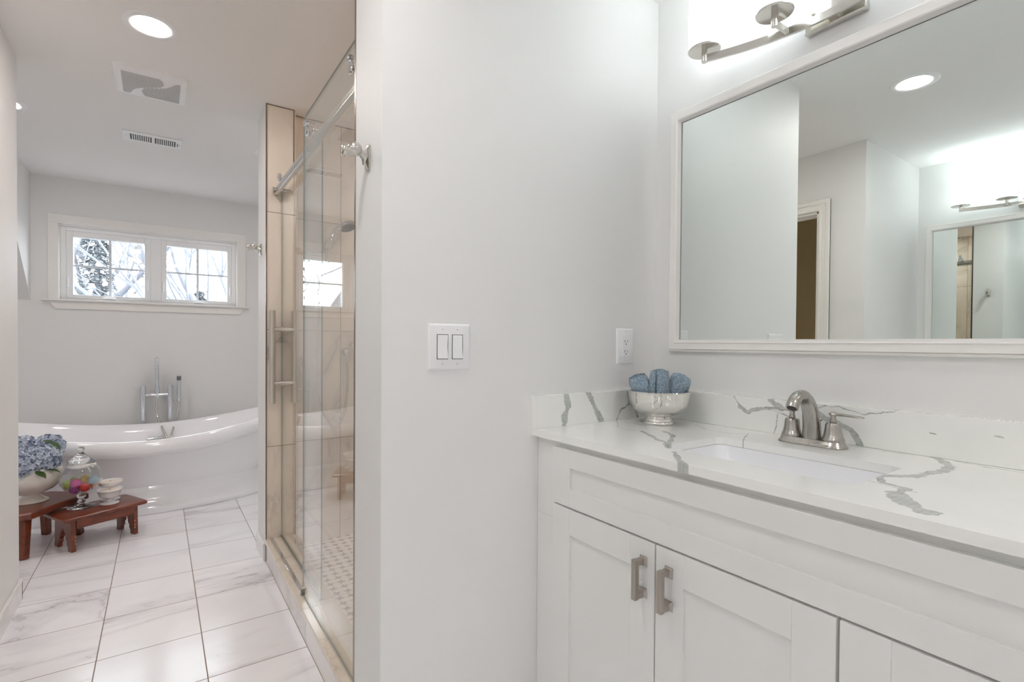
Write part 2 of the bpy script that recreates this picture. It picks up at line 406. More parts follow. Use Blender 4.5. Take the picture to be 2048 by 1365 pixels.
# baseboards (tile with white bead)
def base(name, x0, x1, y0, y1, h=.09):
    struct(name, B().box(x0, x1, y0, y1, 0, h), M['floor_base'])
M['floor_base'] = tile_mat('marble_base_tile', (0, 1), (.6, .6), (.1, .5), lin(234, 233, 233), lin(212, 211, 212), lin(190, 180, 174), gw=.002)
base('baseboard_left', XL, XL+.010, 2.42, YL+.010, .082)
trim(B().box(XL, XL+.012, 2.42, YL+.012, .082, .094), M['trim'], .003)
base('baseboard_left_return', -2.0, XL+.010, YL, YL+.010, .082)
base('baseboard_left_near', XL, XL+.010, YA, 1.54, .082)
base('baseboard_pier', XE-.010, XE, YP+.012, 3.215, .082)
trim(B().box(XE-.012, XE, YP+.012, 3.215, .082, .094), M['trim'], .003)
base('baseboard_back', -2.0, XR, YT-.010, YT, .09)
base('baseboard_partition', XE-.010, XE, YS-.010, YE2-.01, .09)
base('baseboard_alcove', XA, XA+.010, YBK, YA, .09)

# doorway casing in the left wall
d = thing('door_1', None, None, (XL, 1.98, 0), structure=True)
b = B()
for z0, z1, t in ((0, 2.08, 0),):
    for (a0, a1) in ((1.53, 1.60), (2.36, 2.43)):
        s_ = 1 if a0 > 2 else -1
        inner = a0 if s_ > 0 else a1
        b.box(XL, XL+.012, min(inner, inner+s_*.07), max(inner, inner+s_*.07), 0, 2.08+.07)
        b.box(XL, XL+.018, min(inner+s_*.045, inner+s_*.07), max(inner+s_*.045, inner+s_*.07), 0, 2.08+.07)
        b.box(XL, XL+.016, min(inner+s_*.004, inner+s_*.018), max(inner+s_*.004, inner+s_*.018), 0, 2.08+.012)
obj('side_casing', b, M['trim'], d, bevel=.002)
b = B(); b.box(XL, XL+.0121, 1.531, 2.429, 2.08, 2.1505); b.box(XL, XL+.0181, 1.531, 2.429, 2.125, 2.1505); b.box(XL, XL+.0161, 1.59, 2.37, 2.084, 2.098)
obj('head_casing', b, M['trim'], d, bevel=.002)
b = B(); b.box(XL-.12, XL, 1.60, 1.615, 0, 2.08); b.box(XL-.12, XL, 2.345, 2.36, 0, 2.08); b.box(XL-.12, XL, 1.60, 2.36, 2.065, 2.08)
b.box(XL-.08, XL-.05, 1.615, 1.625, 0, 2.065); b.box(XL-.08, XL-.05, 2.335, 2.345, 0, 2.065); b.box(XL-.08, XL-.05, 1.615, 2.345, 2.055, 2.065)
obj('jamb', b, M['trim'], d, bevel=.0015)

# ------------------------------------------------------------------ window
wr = thing('window_1', None, None, (-.03, YT, 1.5), structure=True)
b = B()
b.box(-.710, WX0+.008, YT-.018, YT, WZ0, 2.1055); b.box(WX1-.008, .665, YT-.018, YT, WZ0, 2.1055); b.box(-.710, .665, YT-.0181, YT, 2.105, 2.176)
obj('casing', b, M['trim'], wr, bevel=.002)
obj('sill', B().box(-.752, .690, YT-.045, YT+.06, 1.500, 1.515), M['trim'], wr, bevel=.004)
obj('apron', B().prism([(-.705, 1.500), (.655, 1.500), (.615, 1.440), (-.670, 1.440)], YT-.016, YT, 1), M['trim'], wr, bevel=.002)
b = B(); D0, D1 = YT+.002, YT+.17
b.box(WX0, WX0+.012, D0, D1, WZ0, WZ1); b.box(WX1-.012, WX1, D0, D1, WZ0, WZ1); b.box(WX0, WX1, D0, D1, WZ1-.012, WZ1); b.box(WX0, WX1, D0+.06, D1, WZ0-.01, WZ0+.006)
obj('jamb_liner', b, M['trim'], wr)
b = B(); F0, F1 = YT+.045, YT+.12
b.box(WX0+.012, WX0+.045, F0, F1, WZ0, WZ1-.012); b.box(WX1-.045, WX1-.012, F0, F1, WZ0, WZ1-.012)
b.box(WX0+.045, WX1-.045, F0, F1, WZ1-.045, WZ1-.012); b.box(WX0+.045, WX1-.045, F0, F1, WZ0, WZ0+.022); b.box(-.058, .018, F0, F1, WZ0+.022, WZ1-.045)
obj('frame', b, M['plastic'], wr, bevel=.003)
for (x0, x1, cx) in ((-.610, -.058, -.335), (.018, .556, .294)):
    px0, px1 = (-.566, -.100) if x0 < 0 else (.056, .520)
    S0, S1 = YT+.053, YT+.105; z0, z1 = WZ0+.022, WZ1-.045; pz0, pz1 = 1.560, 2.020
    b = B(); b.box(x0, px0, S0, S1, z0, z1); b.box(px1, x1, S0, S1, z0, z1); b.box(px0, px1, S0, S1, z0, pz0); b.box(px0, px1, S0, S1, pz1, z1)
    s_ = obj('sash', b, M['plastic'], wr, bevel=.003)
    c0 = (px0+px1)/2; zm = 1.792
    b = B(); b.box(c0-.009, c0+.009, YT+.074, YT+.082, pz0, pz1); b.box(px0, px1, YT+.0745, YT+.0815, zm-.008, zm+.008)
    obj('muntin', b, mat('window_bar_grey', lin(214, 222, 230), .5), s_)
    obj('glass_pane', B().box(px0, px1, YT+.084, YT+.088, pz0, pz1), M['pane'], s_)
    for xx in (x0+.012, x1-.012):
        b = B(); b.tube(bez([(xx, S0-.002, 1.70), (xx, S0-.013, 1.69), (xx, S0-.016, 1.66), (xx, S0-.012, 1.635), (xx, S0-.016, 1.615)], 5), (.006), 8)
        b.box(xx-.010, xx+.010, S0-.004, S0+.001, 1.64, 1.71)
        obj('latch', b, M['plastic'], s_)
    b = B(); b.prism([(cx-.052, 1.5155), (cx-.042, 1.538), (cx-.02, 1.547), (cx+.03, 1.549), (cx+.042, 1.538), (cx+.05, 1.5155)], F0-.024, F0+.006, 1)
    b.tube([(cx-.04, F0-.03, 1.5335), (cx, F0-.034, 1.537), (cx+.04, F0-.03, 1.5335)], .006, 8)
    obj('crank', b, M['plastic'], s_, bevel=.003)

# ------------------------------------------------------------------ vanity
VY0, VY1 = .045, 1.2355
XF = .993
van = thing('vanity_cabinet', 'white shaker vanity cabinet under the veined quartz countertop', 'cabinet', (1.27, .65, 0))
b = B(); b.box(XF, XM-.001, VY0+.01, VY1+.019, .11, .66); b.box(XF+.0001, XF+.02, VY0+.01, VY1+.019, .66, .902)
b.box(XF+.02, XM-.001, VY0+.01, VY0+.03, .66, .902); b.box(XF+.02, XM-.001, VY1, VY1+.0189, .66, .902)
obj('body', b, M['cab'], van, bevel=.0015)
obj('toe_kick', B().box(XF+.07, XM-.001, VY0+.012, VY1+.018, 0, .11), M['cab'], van)
def shaker(name, y0, y1, z0, z1, rail, parent):
    """framed front standing proud of the carcass; y0 < y1"""
    b = B(); xf = .975
    b.box(xf, XF, y0, y0+rail, z0, z1); b.box(xf, XF, y1-rail, y1, z0, z1)
    b.box(xf, XF, y0+rail, y1-rail, z0, z0+(rail if name != 'false_drawer_front' else .052)); b.box(xf, XF, y0+rail, y1-rail, z1-(rail if name != 'false_drawer_front' else .052), z1)
    o = obj(name, b, M['cab'], parent, bevel=.0012)
    obj('centre_panel', B().box(xf+.009, XF, y0+rail-.002, y1-rail+.002, z0+.04, z1-.04), M['cab'], o)
    return o
shaker('false_drawer_front', .062, 1.163, .718, .883, .076, van)
def pull(yc, z0, z1, parent):
    b = B(); x = .975
    zs = (z1-.008, z0+.008)
    for z, s_ in ((zs[0], 1), (zs[1], -1)):
        b.tube(bez([(x, yc, z-s_*.002), (x-.006, yc, z-s_*.0015), (x-.017, yc, z), (x-.030, yc, z)], 4), [(.0115, .0125)]*2+[(.009, .010)]*2+[(.0068, .0075)]*4+[(.006, .0066)]*4+[(.0062, .0066)], 12, sq=True)
    b.tube([(x-.030, yc, z0), (x-.030, yc, z1)], (.0065), 4, sq=True)
    obj('handle', b, M['pullmet'], parent, bevel=.0015)
dr = shaker('cabinet_door', .7835, 1.161, .125, .7125, .075, van); pull(.816, .575, .672, dr)
dr = shaker('cabinet_door', .394, .7795, .125, .7125, .075, van); pull(.742, .575, .672, dr)
dr = shaker('cabinet_door', .062, .3885, .125, .7125, .075, van); pull(.10, .575, .672, dr)

# quartz pieces with traced veins
VT=[[(1.3055,1.219),(1.2653,1.1673),(1.2259,1.1437),(1.2115,1.107),(1.2097,1.0645),(1.2239,1.0345),0.0015],[(1.2239,1.0345),(1.1892,0.9764),(1.1519,0.9179),(1.1409,0.8825),(1.0778,0.8289),0.008],[(1.3141,1.1875),(1.3183,1.1345),(1.3011,1.0626),(1.2874,1.0055),0.002],[(1.2874,1.0055),(1.2409,0.9346),(1.1695,0.8896),(1.1168,0.8574),0.007],[(1.5127,1.1048),(1.4877,1.0423),(1.4264,0.9558),(1.4169,0.8834),(1.4415,0.8283),(1.4814,0.7842),0.0015],[(1.4631,0.8345),(1.3909,0.8036),(1.3214,0.7689),0.002],[(1.0494,0.7862),(0.9795,0.7215),(0.9452,0.677),(0.9036,0.6579),0.009],[(1.5433,0.4241),(1.5009,0.3912),(1.4448,0.3632),(1.3695,0.3596),(1.2708,0.3797),(1.2209,0.4187),0.012],[(1.2209,0.4187),(1.166,0.3939),(1.1526,0.35),(1.0957,0.3494),0.007],[(1.0957,0.3494),(1.0474,0.3226),(1.0186,0.2892),0.02],[(1.1581,0.4205),(1.1447,0.3668),(1.1365,0.334),0.0015],[(1.5254,0.3738),(1.504,0.3147),(1.5107,0.2593),0.003],[(1.5124,0.5846),(1.5058,0.5151),(1.5103,0.4451),0.002]]
VS=[[(1.0935,1.0225),(1.0982,0.9816),(1.0878,0.953),(1.086,0.9207),0.013],[(1.1911,1.0191),(1.2218,0.9752),(1.241,0.9483),(1.2508,0.9219),0.013],[(1.3838,1.0218),(1.3923,0.9749),(1.35,0.9605),(1.3307,0.9347),(1.3234,0.9212),0.004],[(1.3838,1.0218),(1.4001,0.9816),(1.4269,0.9546),(1.4381,0.923),0.008]]
VB=[[(0.9285,1.027),(0.906,0.9954),0.002],[(0.906,0.9954),(0.8809,0.9797),(0.8434,0.9927),(0.8117,0.9967),0.006],[(0.8117,0.9962),(0.7685,0.9883),(0.7412,0.9747),0.002],[(0.8075,1.024),(0.79,1.0121),(0.7745,1.0033),0.009],[(0.7831,0.9866),(0.787,0.9464),(0.7971,0.9231),0.0015],[(0.6778,1.0071),(0.6573,1.0202),(0.6238,1.021),(0.5885,1.0133),(0.5618,1.0066),(0.5133,1.0163),(0.4913,1.0265),0.0015],[(0.6777,1.0031),(0.6415,0.979),(0.5949,0.9654),(0.5782,0.9461),(0.5668,0.9267),0.009],[(0.3092,0.9917),(0.2931,0.9876),0.002],[(0.423,0.9789),(0.4088,0.9763),0.002]]
def wob(P, f, seed):
    """smooth pseudo-noise over an (n,2) array"""
    r = np.random.default_rng(seed); out = np.zeros(len(P))
    for k in range(5):
        a = r.normal(size=2)*f*(1+k*.7); out += np.sin(P@a + r.uniform(0, 6.28))/(1+k*.6)
    return out/2.2
def vein_values(P, polys):
    P = np.asarray(P, float); val = np.zeros(len(P))
    Q = P + np.stack([wob(P, 45, 1), wob(P, 45, 2)], 1)*.0035 + np.stack([wob(P, 260, 3), wob(P, 260, 4)], 1)*.0011
    wmod = 1 + .45*wob(P, 60, 5)
    for poly in polys:
        wd = poly[-1]; pts = np.array(poly[:-1]); best = np.full(len(P), 9.)
        for a, c in zip(pts, pts[1:]):
            ab = c-a; t = np.clip(((Q-a)@ab)/(ab@ab), 0, 1); best = np.minimum(best, np.linalg.norm(Q-a-t[:, None]*ab, axis=1))
        if wd < .005:
            v = np.clip(1.25-best/(wd*.8), 0, 1)*.85*np.clip(.75+.6*wob(P, 50, 8), .2, 1)
        else:
            h = wd*.5*wmod*1.55
            v = np.where(best < h, .40+.07*wob(P, 150, 9)+.06*wob(P, 420, 11), 0)
            v = np.maximum(v, np.clip(1-np.abs(best-h)/.0014, 0, 1)*np.clip(.6+.6*wob(P, 70, 10), .1, .95))
        val = np.maximum(val, v)
    return np.clip(val, 0, 1)
def grid_mesh(u0, u1, v0, v1, step, hole=None):
    nu, nv = int(round((u1-u0)/step)), int(round((v1-v0)/step))
    U = np.linspace(u0, u1, nu+1); V = np.linspace(v0, v1, nv+1)
    P = np.stack(np.meshgrid(U, V, indexing='ij'), -1).reshape(-1, 2)
    idx = np.arange((nu+1)*(nv+1)).reshape(nu+1, nv+1)
    F = np.stack([idx[:-1, :-1], idx[1:, :-1], idx[1:, 1:], idx[:-1, 1:]], -1).reshape(-1, 4)
    if hole is not None:
        hx0, hx1, hy0, hy1, r = hole
        c = np.array([(hx0+hx1)/2, (hy0+hy1)/2]); hs = np.array([(hx1-hx0)/2-r, (hy1-hy0)/2-r])
        def sd(p):
            q = np.abs(p-c)-hs; return np.linalg.norm(np.maximum(q, 0), axis=1)+np.minimum(q.max(1), 0)-r
        cen = P[F].mean(1); F = F[sd(cen) > 0]
        used, cnt = np.unique(F, return_counts=True)
        bd = [v for v, k in zip(used, cnt) if k < 4 and abs(sd(P[v:v+1])[0]) < step*1.5]
        for v in bd:
            p = P[v].copy()
            for _ in range(6):
                d0 = sd(p[None])[0]; e = 1e-5
                gx = (sd((p+[e, 0])[None])[0]-d0)/e; gy = (sd((p+[0, e])[None])[0]-d0)/e
                L_ = math.hypot(gx, gy) or 1; p = p-np.array([gx, gy])/L_*d0
            P[v] = p
    return P, F
def quartz_slab(name, P, F, to3, polys, thick, nrm, **kw):
    used = np.unique(F); mp = -np.ones(len(P), int); mp[used] = np.arange(len(used)); P = P[used]; F = mp[F]
    val = vein_values(P, polys)
    me = bpy.data.meshes.new('tmp'); me.from_pydata([to3(p) for p in P], [], F.tolist())
    at = me.attributes.new('vein', 'FLOAT', 'POINT'); at.data.foreach_set('value', val)
    bm = bmesh.new(); bm.from_mesh(me); bpy.data.meshes.remove(me)
    lay = bm.verts.layers.float['vein']
    edges = [e for e in bm.edges if e.is_boundary]
    r = bmesh.ops.extrude_edge_only(bm, edges=edges)
    nv = [x for x in r['geom'] if isinstance(x, bmesh.types.BMVert)]
    for v in nv: v.co += Vector(nrm)*thick
    lo = [e for e in r['geom'] if isinstance(e, bmesh.types.BMEdge) and e.is_boundary]
    bmesh.ops.triangle_fill(bm, edges=lo, use_beauty=False)
    return obj(name, bm, M['quartz'], smooth=30, **kw)
HX = (1.085, 1.345, .415, .855, .025)
P_, F_ = grid_mesh(.966, XM-.0205, VY0-.015, YS-.0005, .0022, HX)
quartz_slab('countertop', P_, F_, lambda p: (p[0], p[1], .9231), VT, .0205, (0, 0, -1), label='white quartz countertop with grey veins and a sink cutout', cat='countertop')
P_, F_ = grid_mesh(VY0-.015, YS-.0205, .9236, 1.026, .002)
quartz_slab('backsplash', P_, F_, lambda p: (XM-.020, p[0], p[1]), VB, .0195, (1, 0, 0), label='long quartz backsplash strip below the big mirror behind the faucet', cat='backsplash')
P_, F_ = grid_mesh(.966, XM-.0005, .9236, 1.026, .002)
quartz_slab('side_splash', P_, F_, lambda p: (p[0], YS-.020, p[1]), VS, .0195, (0, 1, 0), label='short quartz side splash under the outlet, with two thick grey veins', cat='backsplash')

# undermount sink
sk = thing('sink', 'white rectangular undermount sink set into the countertop', 'sink', (1.215, .635, .76))
def rrect(x0, x1, y0, y1, r, n=6):
    out = []
    for cx, cy_, a0 in ((x1-r, y1-r, 0), (x0+r, y1-r, PI/2), (x0+r, y0+r, PI), (x1-r, y0+r, 1.5*PI)):
        for k in range(n+1): a = a0+k*PI/2/n; out.append((cx+r*math.cos(a), cy_+r*math.sin(a)))
    return out
def loft(b, rings, cap0=True, cap1=True):
    R_ = [[b.bm.verts.new(p) for p in r] for r in rings]
    for A, C_ in zip(R_, R_[1:]):
        for k in range(len(A)): b.bm.faces.new((A[k], A[(k+1) % len(A)], C_[(k+1) % len(A)], C_[k]))
    if cap0: b.bm.faces.new(R_[0][::-1])
    if cap1: b.bm.faces.new(R_[-1])
    return b
lev = [(-.020, .028, .9020), (-.0200, .028, .888), (.006, .03, .888), (.004, .03, .9020)]
b = B(); rings = []
for ins, r, z in [(-.022, .04, .9020), (-.022, .04, .885), (-.008, .04, .880), (.012, .05, .79), (.05, .05, .765), (.09, .05, .76)]:
    rings.append([(x, y, z) for x, y in rrect(HX[0]+ins, HX[1]-ins, HX[2]+ins, HX[3]-ins, r)])
inner = []
for ins, r, z in [(.08, .04, .785), (.045, .05, .79), (.022, .045, .81), (.004, .032, .89), (.002, .03, .9020)]:
    inner.append([(x, y, z) for x, y in rrect(HX[0]+ins, HX[1]-ins, HX[2]+ins, HX[3]-ins, r)])
loft(b, rings[::-1] + inner[::-1], True, True)
obj('basin', b, M['porcelain'], sk, smooth=50)
obj('drain', B().lathe([(0, .786), (.02, .787), (.022, .7885), (.016, .789), (.014, .7905), (0, .791)], (1.215, .635, 0)), M['nickel'], sk)

# faucet
fa = thing('faucet', 'brushed nickel two-handle centerset faucet behind the sink', 'faucet', (1.452, .652, .9232))
b = B(); prof = [(0, 0), (.032, 0), (.0325, .004), (.030, .008), (.026, .010), (.0245, .016), (.023, .018), (0, .018)]
rings = []
for ex, z in ((0, 0), (.0008, .003), (-.001, .006), (-.004, .009), (-.0055, .015), (-.0075, .017)):
    rings.append([(1.452+x, .652+y, .9232+z) for x, y in rrect(-.032-ex, .032+ex, -.084-ex, .084+ex, .031+ex, 8)])
# slight waist
rings = [[(1.452+(p[0]-1.452)*(1-.14*math.cos(min(1, abs(p[1]-.652)/.045)*PI/2)), p[1], p[2]) for p in r] for r in rings]
loft(b, rings); obj('base_plate', b, M['nickel'], fa, smooth=40)
sp = bez([(1.452, .652, .938), (1.450, .652, .975), (1.441, .652, 1.012), (1.424, .652, 1.040), (1.400, .652, 1.056), (1.375, .652, 1.056), (1.354, .652, 1.044), (1.343, .652, 1.027)], 5)
rr = [.0235-.0085*min(1, i/22) for i in range(len(sp))]
b = B().tube(sp, rr, 20)
obj('spout', b, M['nickel'], fa, smooth=60)
tq = (sp[-1]-sp[-2]).normalized()
obj('aerator', B().tube([sp[-1]-tq*.002, sp[-1]+tq*.0012], .0115, 16), M['black'], fa)
for s_, Y in ((1, .7035), (-1, .6005)):
    h = obj('handle_hub', B().lathe([(0, .938), (.0245, .938), (.0265, .942), (.0255, .946), (.0230, .951), (.0205, .960), (.0188, .973), (.0180, .983), (.0160, .987), (.0075, .989), (.0085, .992), (.0075, .996), (.006, 1.002), (.0075, 1.007), (.011, 1.0085), (.0105, 1.012), (.006, 1.016), (0, 1.0175)], (1.452, Y, 0), 28), M['nickel'], fa, smooth=50)
    obj('lever', B().tube([(1.452, Y+s_*.004, 1.0105), (1.450, Y+s_*.02, 1.0110), (1.446, Y+s_*.045, 1.0105), (1.443, Y+s_*.066, 1.0100), (1.4425, Y+s_*.072, 1.0100)], [(.005, .0045), (.0045, .0035), (.0075, .003), (.0085, .0028), (.004, .002)], 14), M['nickel'], h, smooth=50)
obj('lift_rod', B().tube([(1.476, .643, .939), (1.476, .643, .985)], .002, 8).ball((1.476, .643, .989), .006, 12), M['nickel'], fa)

# outlets, switches, wall mark
sw = thing('light_switch', 'white double rocker light switch plate on the grey wall', 'switch', (.673, YS, 1.178))
def wplate(x0, x1, z0, z1, parent):
    b = B(); t = .006
    r0 = [(x0, YS, z0), (x1, YS, z0), (x1, YS, z1), (x0, YS, z1)]; k = .006
    r1 = [(x0+.001, YS-t*.5, z0+.001), (x1-.001, YS-t*.5, z0+.001), (x1-.001, YS-t*.5, z1-.001), (x0+.001, YS-t*.5, z1-.001)]
    r2 = [(x0+k, YS-t, z0+k), (x1-k, YS-t, z0+k), (x1-k, YS-t, z1-k), (x0+k, YS-t, z1-k)]
    loft(b, [r0, r1, r2]); return obj('cover_plate', b, M['plastic'], parent, bevel=.0008)
def screw(x, z, parent):
    b = B().lathe([(0, 0), (.0028, 0), (.0026, .0008), (0, .0011)], (x, YS-.0058, z), 12, ROTYN)
    o = obj('screw', b, M['plastic'], parent)
    obj('screw_slot', B().box(x-.0022, x+.0022, YS-.0072, YS-.0066, z-.0004, z+.0004), M['slot'], o)
wplate(.607, .739, 1.114, 1.243, sw)
for xc in (.6495, .6965):
    obj('rocker_surround', B().box(xc-.0175, xc+.0175, YS-.0066, YS-.0055, 1.144, 1.213), M['slot'], sw)
    b = B(); b.prism([(YS-.0060, 1.1455), (YS-.0105, 1.1455), (YS-.0068, 1.180), (YS-.0085, 1.2115), (YS-.0060, 1.2115)], xc-.0160, xc+.0160, 0)
    obj('rocker', b, M['plastic'], sw, bevel=.0008)
    screw(xc, 1.2265, sw); screw(xc, 1.1305, sw)
ot = thing('wall_outlet', 'white duplex outlet plate above the side splash near the corner', 'outlet', (1.385, YS, 1.182))
wplate(1.342, 1.428, 1.119, 1.246, ot)
b = B().box(1.368, 1.402, YS-.0085, YS-.005, 1.145, 1.217); rc = obj('receptacle', b, M['plastic'], ot, bevel=.001)
b = B()
for z in (1.200, 1.164):
    b.box(1.3775, 1.3788, YS-.0092, YS-.0084, z-.0045, z+.0045); b.box(1.3905, 1.3918, YS-.0092, YS-.0084, z-.0035, z+.0035)
    b.lathe([(0, 0), (.0022, 0), (.0022, .0007), (0, .0007)], (1.385, YS-.0085, z-.010), 10, ROTYN)
obj('slots', b, M['black'], rc)
screw(1.385, 1.2335, ot); screw(1.385, 1.1305, ot)
obj('wall_anchor', B().lathe([(0, 0), (.0035, .0), (.0035, .0012), (.0055, .0022), (.007, .0012), (.0073, 0)], (.659, YS+.0005, .652), 18, ROTYN), M['trim'],
    label='small white plug left in the wall below the light switch', cat='wall plug')

# ------------------------------------------------------------------ mirrors
def picture_frame(b, x0, dirx, y0, y1, z0, z1, prof):
    """prof: list of (inset, depth); mitred frame round a rectangle on a wall of constant x"""
    cor = []
    for ins, dep in prof:
        cor.append([(x0+dirx*dep, y0+ins, z0+ins), (x0+dirx*dep, y1-ins, z0+ins), (x0+dirx*dep, y1-ins, z1-ins), (x0+dirx*dep, y0+ins, z1-ins)])
    R_ = [[b.bm.verts.new(p) for p in r] for r in cor]
    R_.append(R_[0])
    for A, C_ in zip(R_, R_[1:]):
        for k in range(4): b.bm.faces.new((A[k], A[(k+1) % 4], C_[(k+1) % 4], C_[k]))
PROF = [(0, 0), (0, .014), (.003, .017), (.007, .017), (.009, .015), (.010, .022), (.030, .020), (.032, .024), (.036, .022), (.043, .010), (.043, 0)]
def mirror(label, x0, dirx, y0, y1, z0, z1):
    t = thing('framed_mirror', label, 'mirror', (x0, (y0+y1)/2, z0))
    b = B(); picture_frame(b, x0, dirx, y0, y1, z0, z1, PROF); obj('frame', b, M['trim'], t, smooth=20)
    a, c = sorted((x0+dirx*.001, x0+dirx*.006))
    obj('mirror_glass', B().box(a, c, y0+.042, y1-.042, z0+.042, z1-.042), M['mirror'], t, smooth=0)
    b = B(); a, c = sorted((x0+dirx*.006, x0+dirx*.0066)); i = .0425
    for (p, q, r, s_) in ((y0+i, y0+i+.0015, z0+i, z1-i), (y1-i-.0015, y1-i, z0+i, z1-i), (y0+i+.0015, y1-i-.0015, z1-i-.0015, z1-i)):
        b.box(a, c, p, q, r, s_)
    obj('glass_edge', b, M['mirror_edge'], t, smooth=0)
    return t
mirror('large white framed mirror on the wall above the faucet', XM, -1, .108, 1.184, 1.164, 2.024)
mirror('white framed mirror across the room, seen only as a reflection', XA, 1, .20, 1.290, 1.164, 2.040)

# ------------------------------------------------------------------ vanity lights
def vanity_light(label, xw, dirx, yc, zd=2.120):
    t = thing('vanity_light', label, 'light fixture', (xw, yc, zd-.05))
    X = lambda d_: xw+dirx*d_
    def bx_(b, d0, d1, *a): a0, a1 = sorted((X(d0), X(d1))); return b.box(a0, a1, *a)
    b = B(); bx_(b, 0, .022, yc-.077, yc+.077, zd-.045, zd+.075)
    bp = obj('backplate', b, M['satin'], t, bevel=.004)
    for s_ in (-1, 1): obj('mounting_knob', B().ball((X(.026), yc+s_*.052, zd+.004), .005, 12), M['satin'], bp)
    pts = [(X(.120-.084*(1-(k/12)**2)), yc+.33*k/12, zd-.024) for k in range(-12, 13)]
    obj('arm_bar', B().tube(pts, [(.0045, .011)]*25, 4, sq=True), M['satin'], t, smooth=30)
    for s_ in (-1, 1): obj('arm_bracket', B().tube([(X(.120), yc+s_*.11, zd-.024), (X(.050), yc+s_*.11, zd-.024)], [(.004, .009)]*2, 4, sq=True), M['satin'], t, bevel=.0008)
    obj('centre_mount', B().box(*sorted((X(.02), X(.034))), yc-.012, yc+.012, zd-.034, zd-.014), M['satin'], t, bevel=.0008)
    for k in (-3, -1, 1, 3):
        y = yc+k*.11
        h = obj('shade_holder', B().lathe([(0, zd-.036), (.008, zd-.036), (.0085, zd-.034), (.0085, zd-.002), (.047, zd-.001), (.049, zd+.001), (.049, zd+.004), (.047, zd+.005), (0, zd+.005)], (X(.120), y, 0), 32), M['satin'], t, smooth=40)
        obj('glass_shade', B().lathe([(0, zd+.006), (.043, zd+.006), (.047, zd+.012), (.048, zd+.02), (.048, zd+.172), (.045, zd+.172), (.045, zd+.02), (0, zd+.012)], (X(.120), y, 0), 32), M['shade'], h, smooth=40)
    return t
vanity_light('four-shade nickel vanity light above the large mirror', XM, -1, .647)
vanity_light('vanity light across the room, seen only as a reflection', XA, 1, .745)

# ------------------------------------------------------------------ recessed lights, fan, register
def can(x, y, label):
    t = thing('recessed_light', label, 'ceiling light', (x, y, ZC-.008), 'recessed ceiling lights')
    obj('trim_ring', B().lathe([(.064, 0), (.066, -.0015), (.072, -.0045), (.094, -.003), (.098, 0)], (0, 0, .008), 48), M['plastic'], t, local=True)
    obj('lens', B().lathe([(0, .0065), (.066, .0065), (.066, .0079), (0, .0079)], (0, 0, 0), 48), M['lens_dim'] if y > 2 else M['lens'], t, local=True)
    return t
can(-.025, 2.512, 'round recessed light nearest the camera, above the tiled walkway')
can(.064, .92, 'round recessed light seen reflected in the large mirror')
can(.95, -.70, 'unseen fill light added behind the camera on the mirror side')  # added lamp, never in view, raises the ambient light
can(-.80, -.70, 'unseen fill light added behind the camera on the far alcove side')  # second added fill lamp, also out of view
can(-.690, 3.765, 'recessed light half hidden behind the left wall edge')
can(.632, 3.755, 'recessed light mostly hidden behind the tiled shower pier')
can(1.42, 2.12, 'recessed light inside the tiled shower')
fn = thing('exhaust_fan', 'white square ceiling exhaust fan grille with S-shaped louvers', 'fan', (-.028, 3.075, ZC-.02))
b = B(); loft(b, [[(x, y, ZC) for x, y in rrect(-.178, .122, 2.918, 3.232, .02)], [(x, y, ZC-.012) for x, y in rrect(-.174, .118, 2.922, 3.228, .02)], [(x, y, ZC-.018) for x, y in rrect(-.158, .102, 2.938, 3.212, .015)]])
obj('cover', b, M['plastic'], fn, smooth=30)
b = B(); nn = 22
def ip(t, pts):
    for (a, p), (c, q) in zip(pts, pts[1:]):
        if t <= c: return p+(q-p)*(t-a)/(c-a)
    return pts[-1][1]
EA = [(0, .64), (.1, .70), (.25, .71), (.38, .66), (.5, .5), (.6, .34), (.72, .22), (.85, .16), (1, .12)]
SB = [(0, 1.), (.1, .9), (.22, .84), (.35, .76), (.45, .62), (.53, .46), (.62, .36), (.75, .32), (.88, .34), (1, .38)]
x0, x1, y0, y1 = -.146, .090, 2.954, 3.196
for k in range(nn):
    t = (k+.5)/nn; y = y0+(y1-y0)*t; e = x0+(x1-x0)*ip(t, EA); s_ = x0+(x1-x0)*ip(t, SB)
    b.box(x0, e, y-.0014, y+.0014, ZC-.0186, ZC-.017)
    if s_ < x1-.01: b.box(s_, x1, y-.0014, y+.0014, ZC-.0186, ZC-.017)
obj('louver_slots', b, M['slot'], fn, smooth=0)
vt = thing('air_register', 'narrow white ceiling air register between the fan and the window', 'vent', (-.03, 3.90, ZC-.01))
obj('frame', B().box(-.184, .123, 3.815, 3.985, ZC-.008, ZC), M['plastic'], vt, bevel=.003)
obj('louver_opening', (lambda b: (b.box(-.146, -.036, 3.850, 3.950, ZC-.0085, ZC-.007), b.box(-.020, .090, 3.850, 3.950, ZC-.0085, ZC-.007), b)[-1])(B()), M['slot'], vt, smooth=0)
b = B()
for g0 in (-.146, -.020):
    for k in range(1, 10):
        x = g0+.110*k/10; b.prism([(x-.0022, ZC-.0105), (x+.0022, ZC-.0105), (x+.0036, ZC-.0078), (x-.0008, ZC-.0078)], 3.850, 3.950, 1)
obj('louver', b, M['plastic'], vt, smooth=0)
for x in (-.165, .110): obj('screw', B().lathe([(0, 0), (.004, 0), (.003, -.002), (0, -.0025)], (x, 3.90, ZC-.008), 12), M['satin'], vt)
obj('damper_lever', B().box(.099, .102, 3.878, 3.922, ZC-.014, ZC-.007), M['slot'], vt)

